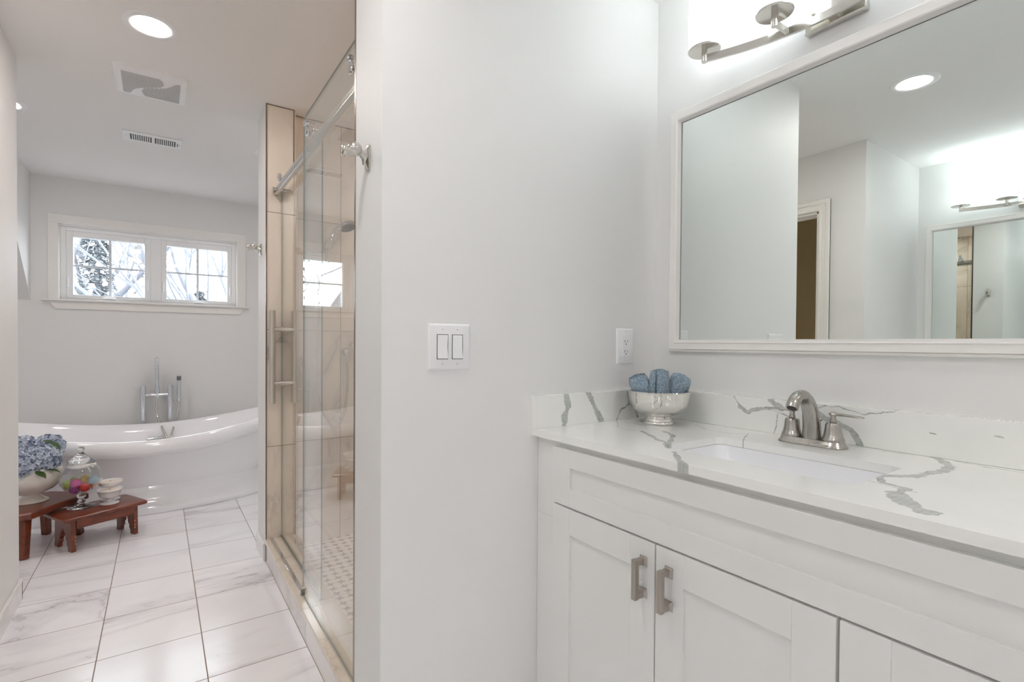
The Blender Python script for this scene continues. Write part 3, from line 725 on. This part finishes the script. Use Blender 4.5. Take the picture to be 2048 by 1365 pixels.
# ------------------------------------------------------------------ shower glass and hardware
def glass_box(b, x0, x1, y0, y1, z0, z1):
    b.box(x0, x1, y0, y1, z0, z1); b.bm.faces.ensure_lookup_table()
    for f in b.bm.faces[-6:]:
        if abs(f.calc_center_median().x-(x0+x1)/2) < 1e-5: f.material_index = 1
    return b
sd_ = thing('shower_door', 'frameless sliding glass shower door hung outside the rail', 'shower door', (.504, 1.86, .125))
obj('glass_panel', glass_box(B(), .501, .507, 1.49, 2.226, .127, 2.125), [M['glass'], M['glass_edge']], sd_, smooth=0)
for y in (1.565, 2.125):
    r_ = obj('roller', B().lathe(cylp(.019, 0, .012, .003), (.499, y, 2.035), 28, ROTXN).lathe(cylp(.012, 0, .02, .002), (.499, y, 2.065), 24, ROTXN), M['chrome'], sd_)
    obj('roller_wheel', B().lathe(cylp(.016, 0, .014, .002), (.509, y, 2.034), 24, ROTX), M['chrome'], r_)
fp = thing('shower_screen', 'fixed glass shower panel carrying the long bar handle', 'shower screen', (.555, 2.55, .125))
obj('glass_panel', glass_box(B(), .552, .558, 2.135, 2.955, .127, 2.02), [M['glass'], M['glass_edge']], fp, smooth=0)
b = B()
for x in (.498, .612): b.tube([(x, 2.905, .862), (x, 2.905, 1.358)], .0155, 20)
h = obj('bar_handle', b, M['satin'], fp, smooth=50)
for z in (1.258, .969):
    obj('standoff', B().tube([(.498, 2.905, z), (.55, 2.905, z)], .0118, 16).tube([(.543, 2.905, z), (.5495, 2.905, z)], .0155, 16).tube([(.5495, 2.905, z), (.612, 2.905, z)], .0118, 16), M['satin'], h, smooth=50)
rl = thing('shower_rail', 'long brushed steel rail carrying the sliding shower door', 'rail', (.53, 2.2, 2.0))
obj('bar', B().tube([(.524, YE2+.001, 2.0), (.524, 2.925, 2.0)], [(.013, .024)]*2, 20), M['satin'], rl, smooth=50)
obj('end_bracket', B().tube([(.524, 2.925, 2.0), (.524, 2.9605, 2.0)], .019, 24).tube([(.500, 2.915, 2.0), (.505, 2.915, 2.0)], .015, 20).tube([(.505, 2.9, 2.0), (.598, 2.9, 2.0)], .0085, 14), M['satin'], rl)
b = B(); b.box(.508, .516, 2.78, 2.80, 2.012, 2.05); b.tube([(.503, 2.79, 2.036), (.520, 2.79, 2.036)], .017, 18)
obj('door_stop', b, M['chrome'], rl, bevel=.002)
tk = obj('door_track', B().box(.496, .512, 2.232, YP, .1212, .1265), M['chrome'], bevel=.001, label='thin chrome track lying on the shower curb', cat='track')
obj('door_guide', B().box(.492, .516, 2.216, 2.231, .1212, .150), M['nickel'], bevel=.0015, label='small metal door guide block at the track end on the curb', cat='guide')
obj('glass_channel', B().box(.548, .550, 2.135, YP, .1212, .132).box(.560, .562, 2.135, YP, .1212, .132).box(.550, .560, 2.135, YP, .1212, .1255), M['satin'], label='slim metal channel under the fixed glass panel on the curb', cat='channel')
# hand shower
hs = thing('hand_shower', 'round chrome hand shower on the tiled shower wall with hose', 'shower head', (.90, YB, 1.13))
cx_, cz_ = .905, 1.865; Yh = YB-.09
ax = Vector((.22, -.35, -1)).normalized(); rq = Vector((0, 0, 1)).rotation_difference(ax).to_matrix()
hd = obj('spray_head', B().lathe([(0, -.012), (.03, -.012), (.052, -.006), (.055, 0), (.055, .008), (.050, .012), (0, .012)], (cx_, Yh, cz_), 36, rq), M['chrome'], hs, smooth=40)
obj('spray_face', B().lathe([(0, .0122), (.046, .0122), (.046, .0135), (0, .0135)], (cx_, Yh, cz_), 30, rq), M['spray'], hd)
obj('wand', B().tube(bez([(cx_-.045, Yh, cz_-.012), (cx_-.075, Yh, cz_-.06), (cx_-.115, Yh+.005, cz_-.14)], 6), [.017-.0004*k for k in range(13)], 16), M['chrome'], hs)
obj('wall_holder', B().tube([(cx_-.106, YB, cz_-.125), (cx_-.106, Yh, cz_-.125)], .016, 18).tube([(cx_-.096, Yh, cz_-.10), (cx_-.112, Yh+.003, cz_-.145)], .021, 18), M['chrome'], hs)
obj('hose_outlet', B().lathe([(0, 0), (.026, 0), (.027, .006), (.022, .025), (.014, .04), (0, .045)], (.925, YB, 1.135), 24, ROTYN).tube([(.925, YB-.03, 1.13), (.925, YB-.03, 1.075)], .010, 16), M['chrome'], hs, smooth=50)
obj('hose', B().tube(bez([(cx_-.115, Yh+.005, cz_-.14), (.785, YB-.07, 1.60), (.752, YB-.05, 1.30), (.745, YB-.04, 1.0), (.775, YB-.035, .80), (.85, YB-.03, .69), (.905, YB-.03, .76), (.925, YB-.03, .92), (.925, YB-.03, 1.08)], 10), .0065, 12), M['satin'], hs, smooth=60)

# robe hooks
def hook(y, z, label, s=1.):
    t = thing('robe_hook', label, 'hook', (XE, y, z-.032))
    b = B(); loft(b, [[(XE, y+a, z+c_) for a, c_ in rrect(-.014, .014, -.034, .034, .006)], [(XE-.005, y+a, z+c_) for a, c_ in rrect(-.014, .014, -.034, .034, .006)],
                      [(XE-.008, y+a, z+c_) for a, c_ in rrect(-.010, .010, -.028, .028, .005)]])
    obj('mounting_plate', b, M['satin'], t)
    obj('arm', B().tube(bez([(XE-.006, y, z+.002), (XE-.016, y, z+.006), (XE-.030, y, z+.010), (XE-.045, y, z+.012)], 4), [(.012, .027), (.0115, .025), (.011, .021), (.0105, .017), (.010, .014), (.0095, .012), (.009, .010), (.007, .007), (.007, .007), (.007, .007), (.007, .007), (.007, .007), (.007, .007)], 14), M['satin'], t, smooth=60)
    b = B(); b.ball((XE-.040, y-.002, z+.016), .0195, 28); b.lathe([(0, 0), (.0105, 0), (.0105, .014), (.0135, .018), (.0155, .022), (.0150, .028), (.011, .031), (0, .031)], (XE-.046, y-.008, z+.004), 24, ROTXN)
    obj('knob', b, M['satin'], t, smooth=50)
hook(1.355, 1.693, 'satin nickel robe hook on the wall end beside the light switch wall')
hook(3.105, 1.705, 'satin nickel robe hook on the far pier beside the window')

# ------------------------------------------------------------------ bathtub
def tubz(x, z, f): return z+f*.17*(x+.08)**2
tb = thing('bathtub', 'white freestanding double-slipper bathtub under the window', 'bathtub', (-.08, 4.58, 0))
rows = [(.60, .22, .0, 0), (.848, .378, 0, 0), (.856, .385, .008, 0), (.858, .387, .028, 0), (.852, .382, .046, 0), (.838, .370, .058, 0), (.818, .352, .075, 0), (.796, .335, .105, 0), (.784, .327, .140, 0), (.780, .325, .170, 0), (.772, .318, .176, 0), (.770, .316, .181, 0), (.778, .323, .188, 0),
        (.806, .344, .25, .06), (.838, .368, .32, .25), (.862, .388, .38, .6), (.876, .400, .415, .9), (.882, .406, .425, 1), (.90, .420, .418, 1), (.930, .444, .412, 1), (.950, .460, .422, 1), (.960, .468, .448, 1), (.958, .466, .480, 1), (.944, .456, .506, 1), (.922, .440, .520, 1), (.900, .422, .518, 1),
        (.884, .404, .500, 1), (.862, .386, .45, .92), (.820, .356, .36, .7), (.760, .310, .25, .35), (.70, .26, .17, .1), (.62, .21, .135, 0), (.40, .13, .125, 0), (.12, .04, .122, 0)]
rings = []
for a, c, z, f in rows:
    ring = []
    for k in range(96):
        t = k*2*PI/96; ex = 2/2.15
        x = -.08+a*math.copysign(abs(math.cos(t))**ex, math.cos(t)); y = 4.58+c*math.copysign(abs(math.sin(t))**ex, math.sin(t))
        ring.append((x, y, tubz(x, z, f)))
    rings.append(ring)
b = loft(B(), rings); obj('shell', b, M['acrylic'], tb, smooth=60)
obj('overflow_slot', B().tube([(-.075, 4.935, .405), (.035, 4.940, .412)], [(.009, .009)]*2, 12), M['chrome'], tb)
obj('drain', B().lathe([(0, .121), (.03, .124), (.03, .128), (0, .130)], (-.08, 4.58, 0), 24), M['chrome'], tb)

tf = thing('tub_filler', 'chrome floor-mounted tub filler standing behind the bathtub', 'faucet', (-.017, 5.125, 0))
Yf = 5.125; k_ = Yf/5.0
XLp, XRp, XCp = -.107*k_, .076*k_, -.014*k_
for x in (XLp, XRp):
    p = obj('riser_pipe', B().tube([(x, Yf, .006), (x, Yf, .735)], .0185, 20).lathe([(0, 0), (.035, 0), (.035, .005), (.02, .008), (0, .008)], (x, Yf, 0), 24), M['chrome'], tf)
    v = obj('valve_body', B().tube([(x, Yf, .69), (x, Yf, .822)], .0215, 20), M['chrome'], tf)
    s_ = -1 if x < 0 else 1
    obj('valve_lever', B().tube([(x+s_*.02, Yf, .806), (x+s_*.068, Yf, .806)], .0035, 10), M['chrome'], v)
obj('crossbar', B().tube([(XLp, Yf, .742), (XRp, Yf, .742)], .0135, 18), M['chrome'], tf)
obj('diverter', B().tube([(XCp, Yf, .715), (XCp, Yf, .805)], .019, 20).tube([(XCp, Yf, .742), (XCp, Yf-.05, .742)], .015, 16).tube([(XCp, Yf-.04, .745), (XCp+.012, Yf-.045, .785)], .0035, 8), M['chrome'], tf)
sp2 = bez([(XCp, Yf, .80), (XCp, Yf, .93), (XCp, Yf-.01, 1.0), (XCp, Yf-.045, 1.042), (XCp, Yf-.10, 1.040), (XCp, Yf-.145, 1.005), (XCp, Yf-.155, .965)], 8)
obj('spout', B().tube(sp2, .0155, 18), M['chrome'], tf, smooth=60)
hx = .137*k_
sp_ = obj('hand_spray', B().tube([(hx, Yf-.04, .70), (hx, Yf-.04, .86)], .0165, 18).tube([(hx, Yf-.04, .895), (hx, Yf-.04, .905)], .0165, 18).ball((hx, Yf-.04, .692), .017, 14), M['chrome'], tf)
obj('spray_face', B().tube([(hx, Yf-.04, .86), (hx, Yf-.04, .895)], .0163, 18), M['spray'], sp_)
obj('spray_cradle', B().tube([(XRp, Yf, .692), (hx, Yf-.04, .692)], .005, 10), M['chrome'], tf)
obj('hose', B().tube(bez([(XCp, Yf-.045, .735), (XCp-.004, Yf-.05, .66), (XCp+.005, Yf-.07, .56), (.04, Yf-.20, .44), (.066, Yf-.24, .375), (.085, Yf-.20, .43), (.125, Yf-.06, .58), (hx, Yf-.04, .685)], 10), .0075, 12), M['satin'], tf, smooth=60)

# ------------------------------------------------------------------ stools
def rot2(u, v, th, c): return (c[0]+u*math.cos(th)-v*math.sin(th), c[1]+u*math.sin(th)+v*math.cos(th))
st = thing('step_stool', 'low reddish wooden stool with scalloped legs holding the candy jar', 'stool', (-.305, 3.843, 0), rz=math.radians(27.5))
b = B(); loft(b, [[(x, y, z) for x, y in rrect(-.212+i, .212-i, -.134+i, .134-i, .018)] for i, z in ((.004, .180), (0, .184), (0, .196), (.005, .201))])
obj('top', b, M['wood'], st, local=True, smooth=40)
for s_ in (-1, 1):
    # end board with an ogee cut-out forming two feet
    hw, ht = .104, .180; pts = [(-hw, 0), (-hw+.044, 0), (-hw+.046, .022), (-hw+.060, .036), (-hw+.058, .052), (-hw+.074, .066), (-hw+.076, .086), (-.018, .100), (0, .120)]
    pts = pts + [(-x, z) for x, z in pts[::-1][1:]] + [(hw-.004, ht), (-hw+.004, ht)]
    b = B(); b.prism(pts, s_*.157-.011, s_*.157+.011, 0)
    obj('leg_board', b, M['wood'], st, local=True, bevel=.0015)
    for yy in (-hw+.018, hw-.018):
        for zz in (.045, .062, .085): obj('worn_spot', B().ball((s_*.150, (-hw-.0003 if yy < 0 else hw+.0003), zz), .0028, 8, (1, .25, 2)), M['woodworn'], st, local=True)
for y in (-.098, .098): obj('apron', B().box(-.145, .145, y-.009, y+.009, .128, .1795), M['wood'], st, local=True, bevel=.0015)

s2 = thing('bench_stool', 'taller dark wooden stool holding the flower bowl by the left wall', 'stool', (-.592, 3.915, 0), rz=math.radians(55.5))
b = B(); cut = .045
ol = lambda i: [(-.225+i+cut, -.145+i), (.225-i-cut*.6, -.145+i), (.225-i, -.145+i+cut*.6), (.225-i, .145-i-cut*.6), (.225-i-cut*.6, .145-i), (-.225+i+cut, .145-i), (-.225+i, .145-i-cut), (-.225+i, -.145+i+cut)]
loft(b, [[(x, y, z) for x, y in ol(i)] for i, z in ((.006, .215), (0, .220), (0, .246), (.006, .253))])
obj('top', b, M['wood'], s2, local=True, smooth=30)
for a in (-1, 1):
    for c in (-1, 1):
        obj('leg', B().tube([(a*.182, c*.103, 0), (a*.150, c*.082, .216)], [(.019, .019), (.022, .022)], 4, sq=True), M['wood'], s2, local=True, bevel=.006)

# ------------------------------------------------------------------ flower bowl
VX, VYY, VZ = -.615, 3.955, .2532
obj('flower_bowl', B().lathe([(0, 0), (.078, 0), (.080, .004), (.074, .010), (.055, .020), (.042, .032), (.040, .040), (.060, .050), (.100, .070), (.130, .100), (.146, .135), (.146, .165), (.138, .190), (.132, .200), (.127, .200), (.132, .188), (.139, .163), (.139, .136), (.124, .104), (.094, .078), (.055, .060), (0, .055)], (VX, VYY, VZ), 56), M['ceramic'], smooth=50,
    label='round footed cream bowl full of blue hydrangeas on the taller stool', cat='bowl')
def bloom(c, r, label, seed):
    rnd = random.Random(seed); bm = bmesh.new(); lay = bm.verts.layers.float.new('tone')
    c = Vector(c); N_ = int(150*(r/.075)**2)
    for i in range(N_):
        z = 1-1.72*(i+.5)/N_; ph = i*2.39996; q = math.sqrt(max(0, 1-z*z)); d_ = Vector((q*math.cos(ph), q*math.sin(ph), z))
        d_ = (d_+Vector([rnd.uniform(-.12, .12) for _ in range(3)])).normalized(); R0 = r*rnd.uniform(.80, 1.06); p = c+d_*R0
        nn_ = (d_+Vector([rnd.uniform(-.5, .5) for _ in range(3)])).normalized(); a = nn_.orthogonal().normalized(); rot = rnd.uniform(0, 6.28)
        a = Matrix.Rotation(rot, 3, nn_) @ a; b2 = nn_.cross(a); s = rnd.uniform(.011, .016); tone = rnd.random()
        cen = bm.verts.new(p-nn_*.003); cen[lay] = tone*.3
        for k in range(4):
            e = a*math.cos(k*PI/2)+b2*math.sin(k*PI/2); f_ = a*math.cos(k*PI/2+.75)+b2*math.sin(k*PI/2+.75); g_ = a*math.cos(k*PI/2-.75)+b2*math.sin(k*PI/2-.75)
            v1 = bm.verts.new(p+g_*s*.75+nn_*.002); v2 = bm.verts.new(p+e*s*1.25+nn_*rnd.uniform(-.002, .006)); v3 = bm.verts.new(p+f_*s*.75+nn_*.002)
            for v_, t_ in ((v1, .5), (v2, 1.), (v3, .5)): v_[lay] = min(1, tone*.5+t_*.5)
            bm.faces.new((cen, v1, v2, v3))
    core = bmesh.ops.create_icosphere(bm, subdivisions=2, radius=r*.80, matrix=Matrix.Translation(c))
    t = thing('hydrangea', label, 'flower', (VX*.6+c.x*.4, VYY*.6+c.y*.4, VZ+.07), 'hydrangeas in the footed bowl')
    obj('flower_head', bm, M['petal'], t, smooth=0, recalc=False)
    obj('stem', B().tube([(VX*.6+c.x*.4, VYY*.6+c.y*.4, VZ+.07), tuple(c-Vector((0, 0, r*.5)))], .004, 8), M['stem'], t)
    return t
def leaf(p, d_, w_, l_, parent, upv=(0, 0, 1)):
    bm = bmesh.new(); p = Vector(p); d_ = Vector(d_).normalized(); s_ = d_.cross(Vector(upv)).normalized(); n_ = s_.cross(d_)
    L_, Rr, Cc = [], [], []
    for k in range(9):
        t = k/8; wv = w_*math.sin(PI*t**.8)*(1-.15*t); dr_ = -.25*l_*t*t
        q = p+d_*l_*t+n_*dr_
        Cc.append(bm.verts.new(q-n_*.003)); L_.append(bm.verts.new(q+s_*wv)); Rr.append(bm.verts.new(q-s_*wv))
    for k in range(8):
        bm.faces.new((Cc[k], Cc[k+1], L_[k+1], L_[k])); bm.faces.new((Cc[k], Rr[k], Rr[k+1], Cc[k+1]))
    r = bmesh.ops.solidify(bm, geom=bm.faces[:], thickness=.0008)
    obj('leaf', bm, M['leaf'], parent)
h1 = bloom((-.655, 3.850, .485), .085, 'pale blue hydrangea head nearest the left wall edge', 1)
h2 = bloom((-.565, 3.905, .500), .090, 'largest pale blue hydrangea head at the front of the bowl', 2)
h3 = bloom((-.550, 4.040, .545), .076, 'pale blue hydrangea head standing highest at the back right', 3)
h4 = bloom((-.665, 4.000, .545), .085, 'pale blue hydrangea head behind the others on the left', 4)
leaf((-.575, 3.825, .452), (.6, -.55, -.25), .024, .075, h2); leaf((-.540, 3.860, .455), (1, -.35, -.12), .022, .075, h2)
leaf((-.535, 3.975, .590), (.9, -.8, -.5), .024, .085, h3); leaf((-.56, 3.98, .600), (.5, -.9, .1), .02, .06, h3)

# ------------------------------------------------------------------ candy jar
JX, JY, JZ = -.384, 3.880, .2012
jr = thing('apothecary_jar', 'clear footed glass jar with lid, filled with coloured bath bombs', 'jar', (JX, JY, JZ))
gl = [(0, 0), (.066, 0), (.068, .003), (.050, .008), (.020, .014), (.012, .020), (.020, .028), (.022, .036), (.013, .044), (.012, .050), (.021, .058), (.023, .068), (.014, .078), (.016, .084), (.045, .092), (.078, .112), (.098, .142), (.104, .175), (.098, .208), (.080, .236), (.066, .250), (.063, .256), (.066, .262), (.0645, .262), (.0615, .256), (.064, .250), (.078, .234), (.0955, .207), (.101, .175), (.095, .144), (.075, .116), (.043, .097), (0, .094)]
obj('jar_foot', B().lathe(gl[:13]+[(0, .080)], (JX, JY, JZ), 40), M['solidglass'], jr, smooth=60)
obj('jar_body', B().lathe([(0, .0845)]+gl[13:], (JX, JY, JZ), 48), M['jarglass'], jr, smooth=60)
ld = [(0, .264), (.060, .264), (.070, .263), (.072, .268), (.060, .280), (.045, .290), (.034, .300), (.022, .312), (.012, .322), (.009, .330), (.013, .336), (.0165, .346), (.013, .356), (0, .360)]
lo = obj('lid', B().lathe(ld, (JX, JY, JZ), 40), M['solidglass'], jr, smooth=60)
b = B().lathe([(.0665, .240), (.0695, .240), (.0695, .262), (.0665, .262), (.0665, .240)], (JX, JY, JZ), 40)
for dx, dz, l_ in ((.020, -.012, .05), (.034, .002, .04)):
    p0 = Vector((JX+.030, JY-.062, JZ+.250)); b.tube([p0, p0+Vector((dx*.6, -.004, dz)), p0+Vector((dx, -.004, dz*2-.012))], [(.006, .0012), (.0075, .0012), (.008, .0012)], 4, sq=True)
b.tube([(JX+.028, JY-.066, JZ+.252), (JX+.05, JY-.058, JZ+.262), (JX+.075, JY-.048, JZ+.256)], [(.008, .0015)]*3, 4, sq=True)
obj('ribbon', b, M['ribbon'], jr)
balls = [((-.060, -.02, .150), 0, 'yellow-green'), ((-.020, -.052, .158), 1, 'pink'), ((.016, .010, .160), 2, 'golden yellow'), ((.058, -.022, .160), 3, 'pale blue'), ((.020, -.045, .127), 4, 'red'), ((.050, .028, .128), 5, 'orange'), ((-.028, -.028, .118), 6, 'purple'), ((-.012, .012, .116), 7, 'pale pink'), ((-.035, .045, .150), 8, 'lime')]
for (dx, dy, dz), i_, nm in balls:
    rr_ = .0265 if i_ != 7 else .02
    o = obj('bath_bomb', B().ball((JX+dx, JY+dy, JZ+dz-.004), rr_, 18), M['ball%d' % i_], label='small round %s bath bomb inside the glass jar' % nm, cat='bath bomb', group='bath bombs in the glass jar')

# candle cups
def cup(x, y, prof, wz, wr_, label, clabel):
    t = thing('pedestal_cup', label, 'cup', (x, y, JZ))
    obj('cup', B().lathe(prof, (x, y, JZ), 40), M['milk'], t, smooth=50)
    c = thing('candle', clabel, 'candle', (x, y, JZ+wz-.012))
    obj('wax', B().lathe([(0, wz-.012), (wr_-.004, wz-.012), (wr_, wz), (0, wz+.001)], (x, y, JZ), 36), M['wax'], c)
    obj('wick', B().tube([(x, y, JZ+wz), (x+.001, y, JZ+wz+.008)], .0012, 6), M['slot'], c)
cup(-.250, 3.872, [(0, 0), (.048, 0), (.049, .004), (.030, .008), (.014, .016), (.012, .026), (.030, .036), (.050, .045), (.054, .060), (.062, .082), (.067, .084), (.066, .088), (.060, .086), (.050, .062), (.046, .050), (0, .046)], .078, .057,
    'white footed candle cup at the front on the low stool', 'pale candle in the front white cup')
cup(-.252, 3.968, [(0, 0), (.050, 0), (.050, .005), (.030, .009), (.012, .016), (.008, .040), (.010, .060), (.026, .078), (.050, .090), (.058, .096), (.060, .104), (.066, .110), (.066, .116), (.060, .114), (.050, .104), (.020, .096), (0, .094)], .111, .057,
    'taller white pedestal candle cup behind the other cup', 'pale candle in the rear white pedestal cup')

# ------------------------------------------------------------------ silver bowl and towels
SX, SY, SZ = 1.392, 1.108, .9233
obj('silver_bowl', B().lathe([(0, 0), (.050, 0), (.051, .003), (.0485, .010), (.046, .011), (.0445, .019), (.0425, .021), (.041, .026), (.043, .029), (.062, .034), (.082, .048), (.094, .068), (.099, .092), (.101, .106), (.1045, .109), (.1035, .111), (.099, .109), (.096, .092), (.091, .070), (.079, .051), (.060, .038), (0, .033)], (SX, SY, SZ), 64), M['silver'], smooth=50,
    label='polished silver footed bowl holding rolled blue towels on the counter', cat='bowl')
def towel(base, tip, r, label, seed):
    base, tip = Vector(base), Vector(tip); L_ = (tip-base).length; ax_ = (tip-base).normalized()
    bm = bmesh.new(); nseg, nl = 150, 16; rings = []
    for j in range(nl+1):
        t = j/nl; ring = []
        for i in range(nseg+1):
            s = i/nseg; a = s*2*PI*3.0; rad = r*(.22+.78*s); e = 1-.16*(abs(2*t-1)**5)
            rad *= e*(1+.025*noise.noise(Vector((math.cos(a)*2, math.sin(a)*2, t*3+seed))))
            zz = L_*t + (.012*math.cos(s*5)*(1 if t > .5 else -1) if t in (0, 1) else 0)*0 + (.008*(1-s) if t == 1 else 0)
            ring.append(bm.verts.new((rad*math.cos(a), rad*math.sin(a), zz)))
        rings.append(ring)
    for A, C_ in zip(rings, rings[1:]):
        for i in range(nseg): bm.faces.new((A[i], A[i+1], C_[i+1], C_[i]))
    th_ = r*.26*.8
    bmesh.ops.solidify(bm, geom=bm.faces[:], thickness=th_*.9)
    q = Vector((0, 0, 1)).rotation_difference(ax_).to_matrix().to_4x4()
    bmesh.ops.transform(bm, matrix=Matrix.Translation(base) @ q @ Matrix.Rotation(seed*1.7, 4, 'Z'), verts=bm.verts)
    o = obj('rolled_towel', bm, M['towel'], bevel=.0022, smooth=60, label=label, cat='towel', group='rolled blue towels in the silver bowl')
    md = o.modifiers.new('s', 'SUBSURF'); md.levels = 1; md.render_levels = 1
    tx = bpy.data.textures.new('pile', 'CLOUDS'); tx.noise_scale = .0035
    md = o.modifiers.new('d', 'DISPLACE'); md.texture = tx; md.strength = .003; md.mid_level = .5; md.texture_coords = 'LOCAL'
    return o
r_d = Vector((.827, -.562, 0)); v_d = Vector((.562, .827, 0))      # across / away as seen from the counter edge
C0 = Vector((SX, SY, SZ))
towel(C0+r_d*-.042+v_d*-.012+Vector((0, 0, .062)), C0+r_d*-.078+v_d*-.010+Vector((0, 0, .158)), .038, 'left rolled blue towel in the silver bowl', 1)
towel(C0+r_d*-.010+v_d*-.034+Vector((0, 0, .055)), C0+r_d*-.006+v_d*-.032+Vector((0, 0, .178)), .036, 'tallest rolled blue towel in the middle of the silver bowl', 2)
towel(C0+r_d*.034+v_d*-.010+Vector((0, 0, .062)), C0+r_d*.074+v_d*-.006+Vector((0, 0, .160)), .038, 'right rolled blue towel in the silver bowl', 3)
towel(C0+r_d*.008+v_d*.042+Vector((0, 0, .062)), C0+r_d*.022+v_d*.050+Vector((0, 0, .158)), .028, 'rear rolled blue towel mostly hidden behind the middle one', 4)

# ------------------------------------------------------------------ outdoors beyond the window
GZ = -3.0
obj('lawn', B().box(-40, 40, 6.2, 70, GZ-.1, GZ), M['grass'], label='pale winter lawn below and beyond the window', cat='lawn')
def bare_tree(x, y, h, lean, seed, label):
    rnd = random.Random(seed); t = thing('bare_tree', label, 'tree', (x, y, GZ), 'bare trees outside the window')
    b = B(); tips = []
    def grow(p, d_, L_, r, lvl):
        n_ = 5; pts = [p]; rs = [r]
        for k in range(n_):
            d_ = (d_+Vector((rnd.uniform(-.12, .12), rnd.uniform(-.12, .12), rnd.uniform(-.02, .08)))).normalized(); p = p+d_*L_/n_; pts.append(p); rs.append(r*(1-.55*(k+1)/n_))
        b.tube(pts, rs, 6 if lvl < 2 else 4)
        if lvl >= 3: tips.append(p); return
        for k in range(4 if lvl < 2 else 3):
            q = pts[rnd.randint(2, n_)]; dd = (d_+Vector((rnd.uniform(-.9, .9), rnd.uniform(-.9, .9), rnd.uniform(-.1, .5)))).normalized()
            grow(q, dd, L_*rnd.uniform(.5, .7), r*.42, lvl+1)
    grow(Vector((0, 0, 0)), Vector(lean).normalized(), h, .15, 0)
    obj('branches', b, M['bark'], t, local=True, smooth=60)
    bm = bmesh.new()
    for tp in tips:
        for k in range(9):
            c = tp+Vector([rnd.gauss(0, .26) for _ in range(3)]); a = Vector([rnd.uniform(-1, 1) for _ in range(3)]).normalized(); e = a.orthogonal().normalized()*.055; a = a*.055
            bm.faces.new([bm.verts.new(c+q) for q in (a, e, -a, -e)])
    obj('dry_leaves', bm, M['dryleaf'], t, local=True, kind='stuff', recalc=False, smooth=0)
bare_tree(-.45, 13.5, 5.2, (.05, 0, 1), 3, 'bare tree with dry leaves seen in the right half of the left window sash')
bare_tree(.95, 12.0, 5.0, (-.12, 0, 1), 5, 'bare tree with slanting trunk seen in the left half of the right sash')
bare_tree(1.7, 15.5, 6.0, (.14, 0, 1), 8, 'forked bare tree seen behind the right window sash')
bare_tree(-4.8, 16.5, 6.0, (.06, 0, 1), 12, 'bare tree beside the neighbouring house, seen reflected in the shower glass')
bare_tree(-.2, 19.0, 6.5, (-.04, 0, 1), 14, 'more distant slim bare tree between the two nearer trunks')
def conifer(x, y, h, r, seed, label):
    rnd = random.Random(seed); t = thing('evergreen_tree', label, 'tree', (x, y, GZ), 'evergreens outside the window')
    obj('trunk', B().tube([(0, 0, 0), (0, 0, h)], [.14, .02], 8), M['bark'], t, local=True)
    bm = bmesh.new()
    for i in range(5200):
        z = rnd.uniform(.08, 1)**.9; R_ = r*(1-z)*rnd.uniform(.35, 1.05)+.05; a = rnd.uniform(0, 6.283)
        c = Vector((R_*math.cos(a), R_*math.sin(a), z*h-R_*.35)); d_ = Vector((math.cos(a), math.sin(a), rnd.uniform(-.5, .3))); s_ = d_.cross(Vector((0, 0, 1))).normalized()*.025; d_ = d_*.17
        bm.faces.new([bm.verts.new(c+q) for q in (-s_, d_*.6-s_, d_, d_*.6+s_, s_)])
    obj('needles', bm, M['conifer'], t, local=True, kind='stuff', recalc=False, smooth=0)
bare_tree(2.3, 13.5, 5.6, (-.10, 0, 1), 21, 'bare tree at the right edge of the right window sash')
bare_tree(-1.6, 14.5, 5.8, (.10, 0, 1), 23, 'bare tree at the left edge of the left window sash')
conifer(-1.0, 12.5, 6.6, 1.1, 1, 'tall evergreen seen in the left half of the left window sash')
conifer(.95, 16.5, 5.6, 1.0, 2, 'smaller evergreen seen low in the right window sash')
hs2 = thing('house', 'grey gabled house outside, seen only reflected in the shower glass', 'house', (-6.6, 19, GZ))
b = B(); b.box(-9.2, -4.6, 18, 24, GZ, 1.2); b.prism([(-9.2, 1.2), (-4.6, 1.2), (-6.9, 4.2)], 18, 24, 1)
obj('walls', b, M['siding'], hs2, smooth=0)
b = B(); b.prism([(-4.35, .95), (-4.55, .80), (-6.95, 4.15), (-6.85, 4.42)], 17.7, 24.3, 1); b.prism([(-9.45, .95), (-9.25, .80), (-6.85, 4.15), (-6.95, 4.42)], 17.7, 24.3, 1)
obj('roof', b, M['shingle'], hs2, smooth=0)
